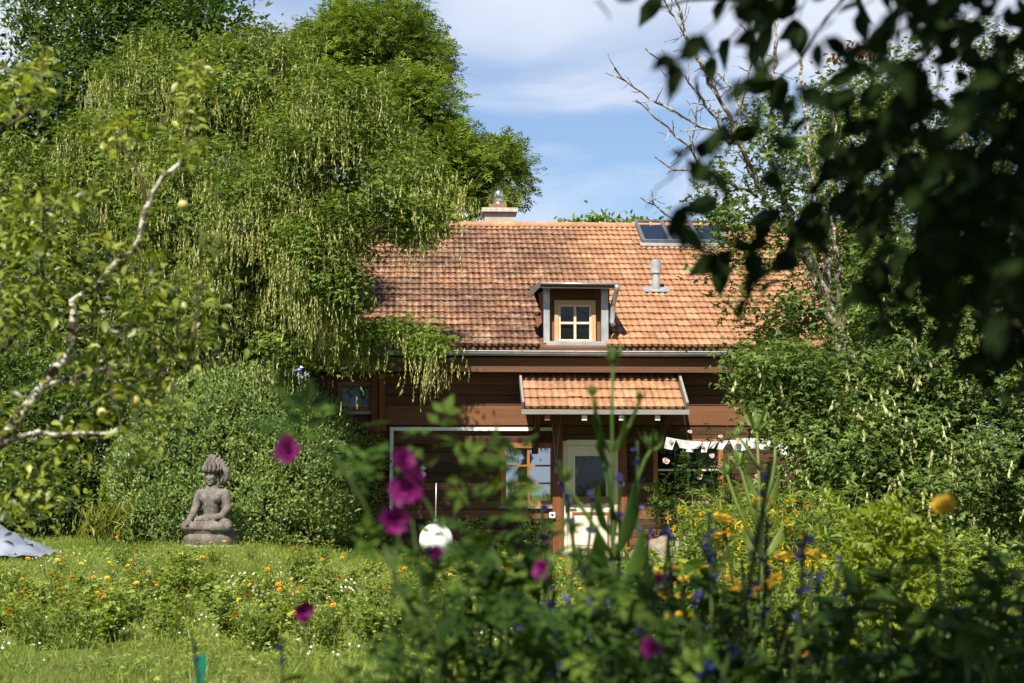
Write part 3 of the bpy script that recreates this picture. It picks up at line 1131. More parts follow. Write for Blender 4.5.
slab([(rxa, ov, rz_f), (rxb, ov, rz_f), (rxb, ytop, rz_f + (ytop - ov) * pt2), (rxa, ytop, rz_f + (ytop - ov) * pt2)], .05)
slab([(wlx, ov + .02, wlz), (rxa - .003, ov, rz_f), (rxa - .003, ov + .9, rz_f + .9 * pt2), (wlx, ov + .45, wlz + .03)], .035)
droof = dr.build('dormer_roof', M['darkzinc'], dormer)
de = MB()
de.box(rxa, rxb, ov - .02, ov - .003, rz_f - .085, rz_f + .012, .55)
de.bar((wlx - .01, ov, wlz), (rxa - .005, ov - .012, rz_f), .03, .085, .6)
de.build('eave_board', M['greydark'], droof)
dgu = MB()
dgu.tube([(rxa - .02, ov - .05, rz_f - .005), (rxb + .02, ov - .05, rz_f - .012)], .016, 8)
xa, za = HP(616, 288, ov)
xb, zb = HP(612, 322, DY - .1)
dgu.tube([(rxb - .03, ov - .05, rz_f - .02), (rxb - .03, ov - .02, rz_f - .1), (xb + .03, DY - .05, za - .25), (xb, DY - .08, zb), (xb + .03, DY - .1, zb - .06)], .045, 10)
dgu.build('downpipe', M['zinc'], dormer, True)

# ---- skylight
cs, sn = math.cos(R(25)), math.sin(R(25))


def on_roof(x, s, h):
    return (x, EY + s * cs - h * sn, EZ + s * sn + h * cs)


def roof_box(mb, x0, x1, s0, s1, h0, h1):
    V = [on_roof(x, s, h) for x in (x0, x1) for s in (s0, s1) for h in (h0, h1)]
    mb.add(V, [(0, 1, 3, 2), (4, 6, 7, 5), (0, 4, 5, 1), (2, 3, 7, 6), (0, 2, 6, 4), (1, 5, 7, 3)])


s_ = MB()
w_ = .07
roof_box(s_, SKX0, SKX0 + w_, SK_S0, SK_S1, 0, .13)
roof_box(s_, SKX1 - w_, SKX1, SK_S0, SK_S1, 0, .13)
roof_box(s_, SKX0 + w_, SKX1 - w_, SK_S0, SK_S0 + w_, 0, .13)
roof_box(s_, SKX0 + w_, SKX1 - w_, SK_S1 - w_, SK_S1, 0, .13)
for k in (1, 2):
    xx = SKX0 + (SKX1 - SKX0) * k / 3
    roof_box(s_, xx - .04, xx + .04, SK_S0 + w_, SK_S1 - w_, 0, .125)
skl = s_.build('skylight', M['darkzinc'], roof_o)
s_ = MB()
roof_box(s_, SKX0 + w_, SKX1 - w_, SK_S0 + w_, SK_S1 - w_, .06, .09)
s_.build('skylight_glass', M['glass_roof'], roof_o)
s_ = MB()
roof_box(s_, SKX0 - .05, SKX1 + .05, SK_S0 - .2, SK_S0 - .01, .055, .075)
s_.build('flashing', M['zinc'], roof_o)

# ---- vent pipe
vx, vy, vz = HR(656, 292)
v_ = MB()
v_.tube([(vx, vy, vz - .05), (vx, vy, vz + .62)], .075, 14)
v_.tube([(vx, vy, vz + .36), (vx, vy, vz + .60)], .10, 14)
v_.build('vent_pipe', M['zincdull'], roof_o)
v_ = MB()
s0 = (vy - EY) / cs
roof_box(v_, vx - .25, vx + .25, s0 - .16, s0 + .1, .052, .066)
v_.build('vent_flashing', M['zinc'], roof_o)

# ---- chimney at the ridge
DCH = RY + .55
cxa, cz1 = HP(484.5, 212, DCH)
cxb, _ = HP(515, 212, DCH)
cm = MB().box(cxa, cxb, DCH, DCH + .6, RZ - .6, cz1).build('chimney', M['render'], house)
ca, cza = HP(482, 213.5, DCH - .08)
cb, czb = HP(517.5, 209, DCH - .08)
MB().box(ca, cb, DCH - .08, DCH + .68, cz1 + .002, czb + .03).build('cap_slab', M['concrete'], cm)
ba, bz = HP(489, 204, DCH + .1)
bb, _ = HP(507, 204, DCH + .1)
MB().box(ba, bb, DCH + .1, DCH + .5, czb + .032, bz).build('flue_base', M['moulding'], cm)
cc, ct = HP(498.5, 190.5, DCH + .3)
cowl = MB()
r0_ = HP(504.5, 200, DCH + .3)[0] - cc
cowl.tube([(cc, DCH + .3, bz + .002), (cc, DCH + .3, bz + .06)], r0_ * 1.12, 16)
cowl.tube([(cc, DCH + .3, bz + .06), (cc, DCH + .3, ct - .06), (cc, DCH + .3, ct - .02), (cc, DCH + .3, ct)], [r0_, r0_ * .7, r0_ * .66, r0_ * .3], 16)
cowl.tube([(cc, DCH + .3, ct - .085), (cc, DCH + .3, ct - .065)], r0_ * .8, 16)
cowl.build('cowl', M['steel'], cm, True)

# ---- wall fittings
sxx, szz = HP(552.2, 515, -.17)
fi = MB()
fi.box(sxx - .05, sxx + .05, -.20, -.152, szz - .05, szz + .05)
so = fi.build('socket', M['white'], house)
MB().ball((sxx, -.20, szz), (.024, .012, .024), 10).build('socket_hole', M['black'], so)
lx, lz = HP(621.5, 484, -.17)
MB().tube([(lx, -.17, lz), (lx, -.152, lz)], .055, 16).build('bell_button', M['white'], house)


# ================================================================ TREES AND SHRUBS
def tree(name, label, cat, lobes, base, fork, r0, leafmat, barkmat, n, per, cr, tmpl, size, group=None, droop=.3,
         flat=.7, inner=2500, limbtargets=6, shell=(.72, 1.04), zmin=None, reject=.62, updown=.5, gap=.3, gf=.8, leafname='crown'):
    root = thing(name, label, cat, tuple(base), 0, group)
    b = np.array(base, float)
    lb = [(l_[0] - b[0], l_[1] - b[1], l_[2] - b[2], *l_[3:]) for l_ in lobes]
    cc, oo = clumps(lb, n, shell, reject, None if zmin is None else zmin - b[2], gap, gf)
    mb = MB()
    foliage(mb, cc, oo, per, cr, tmpl, size, droop, flat, updown)
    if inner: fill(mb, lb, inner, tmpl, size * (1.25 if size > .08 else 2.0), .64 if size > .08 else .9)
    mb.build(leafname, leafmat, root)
    if r0:
        srt = sorted(lb, key=lambda q_: -q_[3] * q_[5])[:limbtargets]
        limbs(root, (0, 0, -.1), np.array(fork) - b, [(q_[0], q_[1], q_[2] + q_[5] * .3) for q_ in srt], r0, barkmat)
    return root, b, cc, oo


def hang(root, cc, oo, n, mat, length, per, name='seed_pods', front=-0.2, below=.15, spread=.25, pod=.055, wid=.011, keep=None, out=.38):
    ok = oo[:, 1] < front if front is not None else np.ones(len(cc), bool)
    if keep is not None: ok &= keep(cc)
    c = cc[ok]
    w = .22 + np.clip(noise3(c * .8), 0, 1) ** 2.5
    k = RNG.choice(len(c), size=n, p=w / w.sum())
    p = c[k] + oo[ok][k] * .12 + rnd(n) * spread * np.array([1, 1, .7]) - np.array([0, 0, below])
    mb = MB()
    pods(mb, p, length, per, pod, wid, out)
    o = mb.build(name, mat, root)
    o['kind'] = 'stuff'
    return o


# ---- the big laburnum whose branches hang over the roof
lob = [PL(175, 95, 30.5, 78, 1.3, 62), PL(258, 95, 29.5, 75, 1.3, 70), PL(335, 130, 27.0, 70, 1.1, 68), PL(392, 190, 26.0, 56, .8, 62),
       PL(130, 170, 30, 70, 1.2, 70), PL(205, 200, 28.6, 76, 1.2, 70), PL(285, 215, 27.4, 75, 1.2, 72), PL(330, 250, 26.2, 48, .8, 60),
       PL(408, 215, 25.8, 36, .6, 26), PL(345, 285, 26.0, 24, .6, 34), PL(250, 300, 28.4, 66, 1.2, 52), PL(295, 330, 27.4, 46, 1.0, 44),
       PL(180, 300, 28.8, 60, 1.2, 55), PL(400, 338, 26.2, 40, .5, 14), PL(383, 326, 26.2, 26, .4, 13), PL(424, 342, 26.0, 22, .35, 9), PL(352, 354, 26.4, 36, .6, 17)]
root, b, cc, oo = tree('laburnum_tree', 'broad laburnum heavy with hanging pale pods, drooping over the left roof end', 'tree', lob,
                       (-4.75, 29.8, float(ground(-4.75, 29.8))), (-4.3, 29.2, 4.2), .22, M['lab'], M['bark'],
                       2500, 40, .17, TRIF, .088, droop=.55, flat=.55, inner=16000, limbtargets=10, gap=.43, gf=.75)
hang(root, cc, oo, 8000, M['pod'], (.07, .42), 12, front=.1, spread=.17, below=.22, pod=.055, wid=.0105)

# ---- trees behind the house and at the back left
tree('walnut_tree', 'tall walnut with airy bright crown rising behind the chimney end', 'tree',
     [PL(375, 60, 42, 62, 1.8, 55), PL(410, 120, 41, 48, 1.5, 50), PL(338, 75, 42, 48, 1.6, 52), PL(440, 165, 40.5, 36, 1.2, 40),
      PL(492, 175, 40, 31, 1.0, 32), PL(445, 210, 40, 40, 1.2, 24), PL(390, 12, 42, 26, 1.0, 18), PL(352, 30, 42.5, 22, 1.0, 20), PL(300, 110, 42, 60, 1.8, 60),
      PL(430, 60, 41.5, 18, .6, 20), PL(425, 100, 41, 20, .7, 22)],
     (-2.8, 42, -.05), (-2.8, 42, 5.5), .28, M['walnut'], M['bark'], 1600, 15, .19, PINN, .30, droop=.15, inner=3000, limbtargets=9, reject=.7, gap=.42, gf=.55)
tree('dark_leaved_tree', 'tall dark green tree at the top left, sky showing through its edge', 'tree',
     [PL(130, 40, 44, 75, 2.2, 55), PL(60, 110, 43, 60, 2, 60), PL(205, 35, 44, 48, 2, 42), PL(90, -20, 45, 80, 2.2, 40), PL(5, 130, 43, 40, 2, 60),
      PL(165, -30, 45, 75, 2.2, 40), PL(30, 30, 44, 26, 1.0, 22)],
     (-9.8, 44, -.1), (-9.8, 44, 6), .32, M['darktree'], M['bark'], 1500, 17, .3, LEAF4, .17, droop=.2, inner=5000, limbtargets=8, reject=.7)
tree('elder_tree', 'rounded green elder left of the hanging laburnum pods', 'tree',
     [PL(70, 240, 33, 70, 1.4, 75), PL(25, 300, 32, 60, 1.4, 90), PL(110, 185, 33.5, 52, 1.2, 55), PL(120, 300, 32, 60, 1.4, 70), PL(20, 190, 33.5, 45, 1.3, 50),
      PL(60, 350, 31.5, 60, 1.3, 50)],
     (-8.3, 33, .3), (-8.2, 33, 3.2), .2, M['elder'], M['bark'], 1300, 22, .19, LEAF4, .12, droop=.15, inner=4500, limbtargets=6)
for k, (px, py, r_, Y, lbl) in enumerate(((572, 231, 10, 62, 'far treetop just left of the grey skylight, peeping over the ridge'),
                                         (602, 228, 11, 66, 'far round treetop peeping over the middle of the roof ridge'),
                                         (638, 230, 9, 60, 'far treetop peeping over the ridge above the skylight'))):
    c = P(px, py, Y)
    tree('distant_tree', lbl, 'tree', [PL(px, py + 3, Y, r_ + 3, 1.0, r_), PL(px + 8, py + 8, Y, r_, 1.0, r_), PL(px - 9, py + 10, Y, r_, 1.0, r_)],
         (c[0], Y, float(ground(c[0], Y))), (c[0], Y, c[2] - 1.2), .16, M['walnut'], M['bark'], 130, 10, .25, LEAF4, .26, group='treetops beyond the roof ridge', inner=250, limbtargets=3)

# ---- clipped rounded bush behind the statue and dark shrubs to its left
hb = P(235, 470, 27.6)
tree('rounded_bush', 'large rounded boxwood bush rising behind the seated stone figure', 'shrub',
     [PL(240, 462, 27.8, 112, 1.5, 92), PL(170, 488, 27.5, 56, 1.3, 76), PL(298, 478, 27.5, 52, 1.3, 84), PL(230, 520, 27.3, 112, 1.5, 60)],
     (hb[0], 27.6, float(ground(hb[0], 27.6))), (hb[0], 27.6, 1.3), .12, M['hedge'], M['bark'], 2600, 26, .085, LEAF4, .062, droop=-.8, updown=2.0,
     flat=.8, inner=26000, limbtargets=4, shell=(.93, 1.03), reject=.93, zmin=.3, gap=.06, gf=1.6)
for (px, py, rx, rz, Y, lbl) in ((232, 375, 66, 60, 31.8, 'dark shrub filling the gap over the top of the rounded bush'), (150, 385, 70, 80, 31.5, 'dark leafy shrub behind the rounded bush, under the hanging pods'), (62, 445, 62, 90, 29, 'dark leafy shrub between the tarpaulin and the rounded bush'),
                                 (8, 440, 50, 95, 29.5, 'dark leafy shrub at the left edge of the picture, behind the tarpaulin')):
    c = P(px, py, Y)
    gz = float(ground(c[0], Y))
    tree('dark_shrub', lbl, 'shrub', [PL(px, py, Y, rx, 1.1, rz * .8), PL(px - 20, py + 45, Y - .4, rx * .8, 1.0, rz * .6), PL(px + 22, py + 50, Y - .5, rx * .8, 1.0, rz * .55),
                                      PL(px + 10, py - 50, Y, rx * .7, 1.0, rz * .5)],
         (c[0], Y, gz), (c[0], Y, gz + .9), .09, M['shrub'], M['bark'], 620, 22, .16, LEAF4, .10, group='dark shrubs at the left', droop=.1, inner=1800, limbtargets=4, zmin=gz)

# ---- right: the half-dead laburnum with bare lichened branches
DY_T = 24.5


def bare_branches(root, base, lines, mat, twig=1.0):
    """Each traced branch is a part; lines = (points in pixel + depth, r0 px, r1 px)."""
    for nm, pts, ra, rb in lines:
        w = np.array([P(x, y, Y) for x, y, Y in pts]) - base
        ra, rb = ra * (.78 if nm == 'trunk' else .60), rb * .62
        # resample
        seg = np.linalg.norm(np.diff(w, axis=0), axis=1)
        cu = np.concatenate([[0], np.cumsum(seg)])
        k = max(6, int(cu[-1] / .12))
        q_ = np.linspace(0, cu[-1], k)
        w = np.stack([np.interp(q_, cu, w[:, i]) for i in range(3)], 1)
        w[1:-1] += rnd(k - 2) * .018
        rad = np.linspace(ra, rb, k) * DY_T / FPX
        m = MB()
        m.tube(w, rad, 9 if ra > 3 else 6, bump=.22)
        if ra < 5:
            for i in range(2, k - 1):
                if RNG.random() < .85 * twig:
                    d = unit(unit(w[i + 1] - w[i]) * .5 + rnd(1)[0] * .7 + np.array([0, -.1, .15]))
                    ln = RNG.uniform(.08, .38)
                    e = w[i] + d * ln
                    m.tube(wig(w[i], e, 4, .25), np.linspace(.010, .004, 4), 5)
                    if ln > .2:
                        e2 = w[i] + d * ln * .6 + rnd(1)[0] * .09
                        m.tube(wig(w[i] + d * ln * .5, e2, 3, .1), [.006, .004, .003], 4)
        m.build(nm, mat, root, True)


bt = P(872, 560, 24.3)
bt[2] = ground(bt[0], bt[1])
deadroot = thing('lichened_tree', 'leaning half-bare tree with lichen-white trunk and dead spreading branches against the sky', 'tree', tuple(bt))
T = 24.5
bare_branches(deadroot, bt, [
    ('trunk', [(872, 562, 24.3), (866, 440, 24.3), (845, 350, T), (827, 305, T), (810, 262, T), (794, 238, T), (785, 205, T)], 12, 8),
    ('limb', [(785, 205, T), (772, 170, T), (769, 155, T), (772, 125, T + .2), (774, 90, T + .3), (776, 0, T + .5)], 6, 2),
    ('limb', [(790, 235, T), (768, 208, T - .2), (755, 176, T - .4), (740, 145, T - .6), (729, 117, T - .7), (714, 90, T - .8), (690, 40, T - .9), (672, -10, T - 1)], 5.5, 1.4),
    ('limb', [(770, 160, T), (755, 132, T + .4), (743, 110, T + .6), (725, 80, T + .8), (705, 55, T + 1)], 4, 1.2),
    ('branch', [(760, 190, T - .3), (734, 135, T - .3), (697, 126, T - .5), (660, 104, T - .7), (632, 86, T - .9), (614, 68, T - 1)], 3.2, 1.0),
    ('branch', [(757, 197, T - .3), (730, 183, T - .6), (702, 167, T - .8), (685, 145, T - 1), (657, 117, T - 1.2), (636, 100, T - 1.3)], 3.0, 1.0),
    ('branch', [(702, 171, T - .8), (675, 170, T - 1), (655, 157, T - 1.1)], 2.0, .9),
    ('branch', [(787, 262, T - .2), (735, 262, T - .6), (702, 250, T - .9), (672, 219, T - 1.2), (640, 197, T - 1.4)], 3.0, .9),
    ('branch', [(720, 100, T - .8), (705, 70, T - .9), (691, 47, T - 1), (672, 14, T - 1.1), (661, -5, T - 1.2)], 2.4, 1.0),
    ('branch', [(730, 145, T - .6), (705, 105, T - .9), (682, 75, T - 1.1), (663, 61, T - 1.2), (645, 48, T - 1.3)], 2.4, 1.0),
    ('branch', [(746, 155, T - .4), (736, 117, T - .1), (747, 89, T), (754, 35, T + .1), (760, -10, T + .1)], 2.6, 1.1),
    ('branch', [(774, 130, T + .2), (771, 80, T + .4), (756, 42, T + .6), (750, 20, T + .7)], 2.4, 1.0),
    ('branch', [(690, 150, T - 1), (697, 120, T - 1), (700, 90, T - 1)], 1.6, .8),
    ('branch', [(745, 258, T - .5), (718, 275, T - .8), (690, 282, T - 1)], 2, .8),
    ('trunk', [(866, 440, 24.3), (845, 350, T + .3), (828, 285, T + .5), (822, 225, T + .6), (812, 165, T + .7), (806, 120, T + .8), (800, 60, T + .9)], 7, 2.5),
    ('limb', [(845, 350, T + .4), (836, 260, T + .7), (832, 180, T + .9), (835, 100, T + 1)], 5, 1.5),
], M['lichenbark'])
# its few living leaf sprays
lv = MB()
sp = []
for (px, py, r_, k) in ((735, 205, 26, 34), (715, 215, 18, 16), (760, 130, 24, 26), (775, 100, 18, 16), (748, 235, 28, 30), (700, 258, 16, 8), (790, 150, 22, 30), (722, 180, 14, 10), (738, 300, 20, 14), (735, 225, 32, 26), (770, 250, 30, 28), (790, 300, 30, 24), (800, 200, 30, 30), (770, 180, 24, 20)):
    for _ in range(k):
        q_ = RNG.normal(size=2) * r_ * .6
        sp.append(P(px + q_[0], py + q_[1], T - .5 + RNG.normal() * .4) - bt)
sp = np.array(sp)
foliage(lv, sp, unit(rnd(len(sp)) + np.array([0, -.4, .1])), 9, .12, TRIF, .12, droop=.4)
lv.build('crown', M['labr'], deadroot)

# ---- right: dense laburnum shrub with pale pod clusters
gzr = float(ground(4.6, 22.5))
lob = [PL(905, 330, 22.5, 66, 1.0, 62), PL(845, 372, 22.3, 40, .8, 26), PL(800, 395, 22, 58, .9, 48), PL(900, 420, 22, 85, 1.0, 60), PL(980, 350, 22, 75, 1.0, 80), PL(830, 450, 21.6, 60, .9, 50),
       PL(930, 500, 21.5, 80, 1.0, 60), PL(1010, 460, 21.5, 70, 1.0, 80), PL(850, 520, 21.5, 62, .9, 50), PL(775, 372, 22, 38, .6, 28), PL(745, 362, 21.8, 15, .3, 12), PL(752, 400, 21.8, 14, .3, 16), PL(935, 280, 23, 66, .9, 48), PL(1060, 420, 22, 70, 1, 120),
       PL(880, 265, 26.2, 52, .9, 40), PL(800, 318, 25.8, 26, .5, 20), PL(765, 345, 25.4, 24, .5, 16), PL(860, 310, 25.8, 40, .6, 30)]
root, b, cc, oo = tree('laburnum_shrub', 'sprawling bluish green laburnum with pale pod clusters, in front of the right house end', 'tree', lob,
                       (4.9, 22.6, gzr), (4.9, 22.6, 1.8), .13, M['labr'], M['lichenbark'], 1500, 30, .17, TRIF, .105, droop=.45, flat=.55, inner=4500, limbtargets=8, zmin=gzr, gap=.42, gf=1.15, shell=(.62, 1.12))
hang(root, cc, oo, 800, M['podr'], (.09, .20), 16, front=-.1, spread=.16, below=.04, pod=.065, wid=.02)

# ---- right: tall dark crown behind
lob = [PL(870, 170, 27, 62, 1.2, 70), PL(945, 130, 28, 70, 1.3, 55), PL(930, 230, 27, 70, 1.2, 60), PL(1010, 170, 28, 65, 1.3, 60), PL(838, 235, 26.5, 44, 1.0, 55), PL(815, 175, 26.6, 30, .8, 40), PL(870, 285, 26.4, 44, .8, 36), PL(1030, 90, 29, 50, 1.2, 60),
       PL(900, 75, 28, 36, 1.0, 34), PL(845, 105, 27.5, 30, .9, 40), PL(985, 50, 29, 36, 1.1, 36), PL(1010, 255, 27, 60, 1.1, 55)]
root, b, cc, oo = tree('slender_laburnum', 'tall dark laburnum crown behind the lichened trunk, sky gaps between its branches', 'tree', lob,
                       (6.9, 27.5, .1), (6.6, 27.5, 3.5), .18, M['labr'], M['lichenbark'], 1000, 24, .18, TRIF, .11, droop=.4, flat=.6, inner=1100, limbtargets=9, reject=.75, gap=.5, gf=.7)
hang(root, cc, oo, 500, M['pod'], (.16, .32), 9, front=.1, spread=.16, pod=.06, wid=.013)
dl = MB()
c0 = P(858, 50, 27) - b
wp = c0 + np.clip(rnd(22), -1.6, 1.6) * np.array([.22, .1, .06])
foliage(dl, wp, unit(rnd(22)), 9, .06, LEAF4, .12, droop=.4)
for q_ in wp: dl.tube(wig(c0, q_, 4, .1), [.012, .009, .006, .004], 5)
M['brown_leaf'] = leaf_mat('withered_leaf', (.10, .035, .015), (.22, .08, .03), (.32, .14, .06))
o = dl.build('withered_spray', M['brown_leaf'], root)
o['label'] = 'withered brown spray of leaves'

# ---- shrub growing against the house corner
c = P(376, 500, 28.6)
tree('wall_shrub', 'pale green loose shrub climbing the timber corner post', 'shrub',
     [PL(366, 462, 28.9, 15, .3, 26), PL(364, 500, 28.7, 18, .35, 36), PL(356, 530, 28.4, 20, .4, 26), PL(384, 535, 28.6, 9, .2, 18)],
     (c[0], 28.7, float(ground(c[0], 28.7))), (c[0], 28.7, 1.1), .03, M['herb'], M['bark'], 200, 18, .10, LEAF4, .075, droop=.1, inner=400, limbtargets=4)


# ================================================================ LAWN, BEDS (uncountable: stuff)
def on_ground(x, y):
    return np.stack([x, y, ground(x, y)], 1)


BLADE = (np.array([(-.5, 0, 0), (.5, 0, 0), (.32, .6, .10), (0, 1, .38), (-.32, .6, .10)]), np.array([(0, 1, 2), (0, 2, 4), (4, 2, 3)]))


def grass(mb, x, y, h, w, lean=.35):
    n = len(x)
    p = on_ground(x, y)
    p[:, 2] -= .01
    d = unit(np.array([0, 0, 1.0]) + rnd(n) * np.array([lean, lean, .1]))
    u = unit(rnd(n) * np.array([1, 1, .2]))
    T = (BLADE[0] * np.array([w, 1, 1]), BLADE[1])
    tl = np.clip(.5 + .28 * (np.sin(x * 1.1 + y * .7) + np.sin(x * .37 - y * 1.3 + 2)) * .7 + RNG.normal(size=n) * .2, 0, 1)
    leaves(mb, p, d, u, h * RNG.uniform(.5, 1.35, n), T, tl)


def scatter(n, x0, x1, y0, y1, dens=None):
    """Random spots in view-shaped strip; near rows are as dense on screen as far ones."""
    y = y0 + (y1 - y0) * RNG.random(n * 3)
    x = x0 + (x1 - x0) * RNG.random(n * 3)
    ok = np.abs(x) < y * .315 + .6
    if dens is not None: ok &= RNG.random(n * 3) < dens(x, y)
    return x[ok][:n], y[ok][:n]


gm = MB()
x, y = scatter(120000, -9, 9, 10.5, 29.3)
grass(gm, x, y, .085, .08)
x, y = scatter(16000, -8.5, 6, 11, 29, lambda x, y: noise3(np.stack([x * .5, y * .4, x * .3 + y * .2], 1)) ** 2)
grass(gm, x, y, .16, .045, .45)
lawn = gm.build('lawn_grass', M['grass'], None)
prop(lawn, kind='stuff')

# clover and low herbs through the grass
cm_ = MB()
x, y = scatter(15000, -8.5, 7, 10.8, 28.5, lambda x, y: .25 + .75 * (noise3(np.stack([x * .4, y * .5, y * .1], 1)) > .55))
p = on_ground(x, y)
p[:, 2] += RNG.uniform(.02, .09, len(x))
leaves(cm_, p, rnd(len(x)) * np.array([1, 1, .25]), np.array([0, 0, 1.0]) + rnd(len(x)) * .25, .06, TRIF)
prop(cm_.build('ground_herbs', M['herb'], None), kind='stuff')

wf = MB()     # tiny white clover and daisy heads in the lawn
x, y = scatter(900, -8, 3, 11.5, 22, lambda x, y: noise3(np.stack([x * .8, y * .6, x * .2], 1)) ** 2)
p = on_ground(x, y)
p[:, 2] += RNG.uniform(.08, .16, len(x))
DISC = (np.array([(0, 0, 0)] + [(.5 * math.cos(k * 1.0472), .5 * math.sin(k * 1.0472), 0.05) for k in range(6)]), np.array([(0, k + 1, (k + 1) % 6 + 1) for k in range(6)]))
leaves(wf, p, rnd(len(x)), np.array([0, 0, 1.0]) + rnd(len(x)) * .4 - np.array([0, .5, 0]), .018, DISC)
prop(wf.build('clover_blossom', M['whitep'], None), kind='stuff')


# ================================================================ FLOWERING PLANTS
def stem_to(mb, a_, b_, r0=.006, r1=.003, amp=.12):
    q_ = wig(a_, b_, 6, amp)
    mb.tube(q_, np.linspace(r0, r1, 6), 5, RNG.random())
    return q_


def daisy(mb, c, nrm, r, npet=12, layers=1, cup=.15):
    """Open flower head of separate petals around a small disc."""
    nrm = unit(np.array(nrm, float))
    a_ = unit(np.cross(nrm, [0.3, 0.9, 0.1]))
    b_ = np.cross(nrm, a_)
    for L_ in range(layers):
        an = np.arange(npet) * 2 * math.pi / npet + L_ * .25
        d = np.cos(an)[:, None] * a_ + np.sin(an)[:, None] * b_ + nrm * (cup + .35 * L_)
        leaves(mb, np.tile(np.array(c, float) + nrm * .003 * L_, (npet, 1)), d, np.tile(nrm, (npet, 1)), r * (1 - .22 * L_), (LEAF4[0] * np.array([1.1, 1, 1]), LEAF4[1]))


def marigold(seed, colour):
    random.seed(seed)
    root = thing('marigold_plant', 'x', 'plant')
    lf, st, nb = MB(), MB(), []
    k = 11
    for i in range(k):
        an, rr = random.random() * 6.28, random.uniform(.05, .20)
        top = np.array([math.cos(an) * rr, math.sin(an) * rr, random.uniform(.20, .38)])
        q_ = stem_to(st, (top[0] * .2, top[1] * .2, 0), top, .005, .003)
        m = 40
        w = np.repeat(q_[1:], 8, 0)[:m] + rnd(40) * .022
        leaves(lf, w, rnd(m) * np.array([1, 1, .5]) + np.array([0, 0, .35]), np.array([0, -.2, 1.0]) + rnd(m) * .3, RNG.uniform(.025, .06, m), (LEAF4[0] * np.array([.8, 1, 1]), LEAF4[1]))
        if i < 3: nb.append(top)
    st.build('stem', M['stalk'], root)
    lf.build('foliage', M['herb'], root)
    for top in nb[:random.randint(1, 3)]:
        f = MB()
        c = top + np.array([0, 0, random.uniform(.02, .08)])
        f.tube([top, c], .003, 4, mi=1)
        daisy(f, c, (random.uniform(-.4, .4), -.5, 1), .028, 14, 2)
        f.ball(c + np.array([0, 0, .004]), (.011, .011, .007), 6, .2)
        f.build('flower', [colour, M['stalk']], root)
    return root


def leafy(seed, mat, h=.35, spread=.2, ns=10, leaf=.10, m=16, name='leafy_plant', wide=1.0, tmpl=None, droop=.1, stem='stalk'):
    random.seed(seed)
    root = thing(name, 'x', 'plant')
    lf, st = MB(), MB()
    for i in range(ns):
        an, rr = random.random() * 6.28, random.uniform(.1, 1) * spread
        top = np.array([math.cos(an) * rr, math.sin(an) * rr, h * random.uniform(.6, 1.1)])
        q_ = stem_to(st, (top[0] * .2, top[1] * .2, 0), top, .006, .003)
        w = q_[RNG.integers(1, 6, m)] + rnd(m) * .012
        leaves(lf, w, rnd(m) * np.array([1, 1, .4]) + np.array([0, 0, .3 - droop]), np.array([0, -.2, 1.0]) + rnd(m) * .3, leaf * RNG.uniform(.5, 1.2, m),
               tmpl or (LEAF8[0] * np.array([wide, 1, 1]), LEAF8[1]))
    st.build('stem', M[stem], root)
    lf.build('foliage', mat, root)
    return root


def put(protos, spots, label, group, smin=.8, smax=1.25):
    """First use of every prototype moves it; the rest are copies."""
    used = set()
    for i, (x, y) in enumerate(spots):
        k = RNG.integers(len(protos))
        loc = (float(x), float(y), float(ground(x, y)))
        rz, s_ = RNG.random() * 6.28, RNG.uniform(smin, smax)
        if k not in used:
            used.add(k)
            o = protos[k]
            o.location, o.rotation_euler, o.scale = loc, (0, 0, rz), (s_, s_, s_)
            o['label'], o['group'] = label, group
        else:
            protos[k]['group'] = group
            copy_thing(protos[k], loc, rz, s_, label)
    for k in set(range(len(protos))) - used:
        for ch in list(protos[k].children): bpy.data.objects.remove(ch)
        bpy.data.objects.remove(protos[k])


def gpos(px, py, h=0.0):
    """Ground spot seen at a pixel (with something of height h standing there)."""
    lo, hi = 4.0, 29.2
    for _ in range(40):
        mid = (lo + hi) / 2
        q_ = P(px, py, mid)
        if q_[2] > ground(q_[0], mid) + h: lo = mid
        else: hi = mid
    q_ = P(px, py, lo)
    return q_[0], lo


# marigold and herb bed across the lawn
mg = [marigold(s_, M['orange']) for s_ in (1, 2, 3)]
my = [marigold(s_, M['yellow']) for s_ in (4, 5)]
bed = []
while len(bed) < 150:
    px, py = RNG.uniform(-10, 600), RNG.uniform(572, 652)
    if py < 588 and px < 260 and RNG.random() < .85: continue
    if py < 585 and RNG.random() < .5: continue
    bed.append(gpos(px, py))
bed = np.array(bed)
put(mg, bed[:48], 'orange-flowered marigold plant in the leafy bed across the lawn', 'orange marigolds in the bed across the lawn', .75, 1.15)
put(my, bed[48:70], 'yellow-flowered marigold plant in the leafy bed across the lawn', 'yellow marigolds in the bed across the lawn', .75, 1.15)
gl = [leafy(s_, M['herb'], .26, .18, 14, .052, 40, wide=1.1) for s_ in (11, 12, 13)]
put(gl, bed[70:], 'leafy green plant without flowers in the bed across the lawn', 'green plants in the bed across the lawn', .8, 1.3)
mo2 = [marigold(s_, M['orange']) for s_ in (21, 22)]
sp = [gpos(*q_) for q_ in ((357, 553), (352, 518), (345, 545), (322, 566), (290, 575), (250, 560), (215, 566), (395, 556), (372, 572), (120, 566), (60, 575), (330, 590), (410, 575), (450, 560), (470, 548), (430, 590), (455, 585), (480, 575), (500, 560))]
put(mo2, sp, 'small marigold scattered in the grass between the statue and the house wall', 'marigolds scattered in the grass', .6, 1.0)


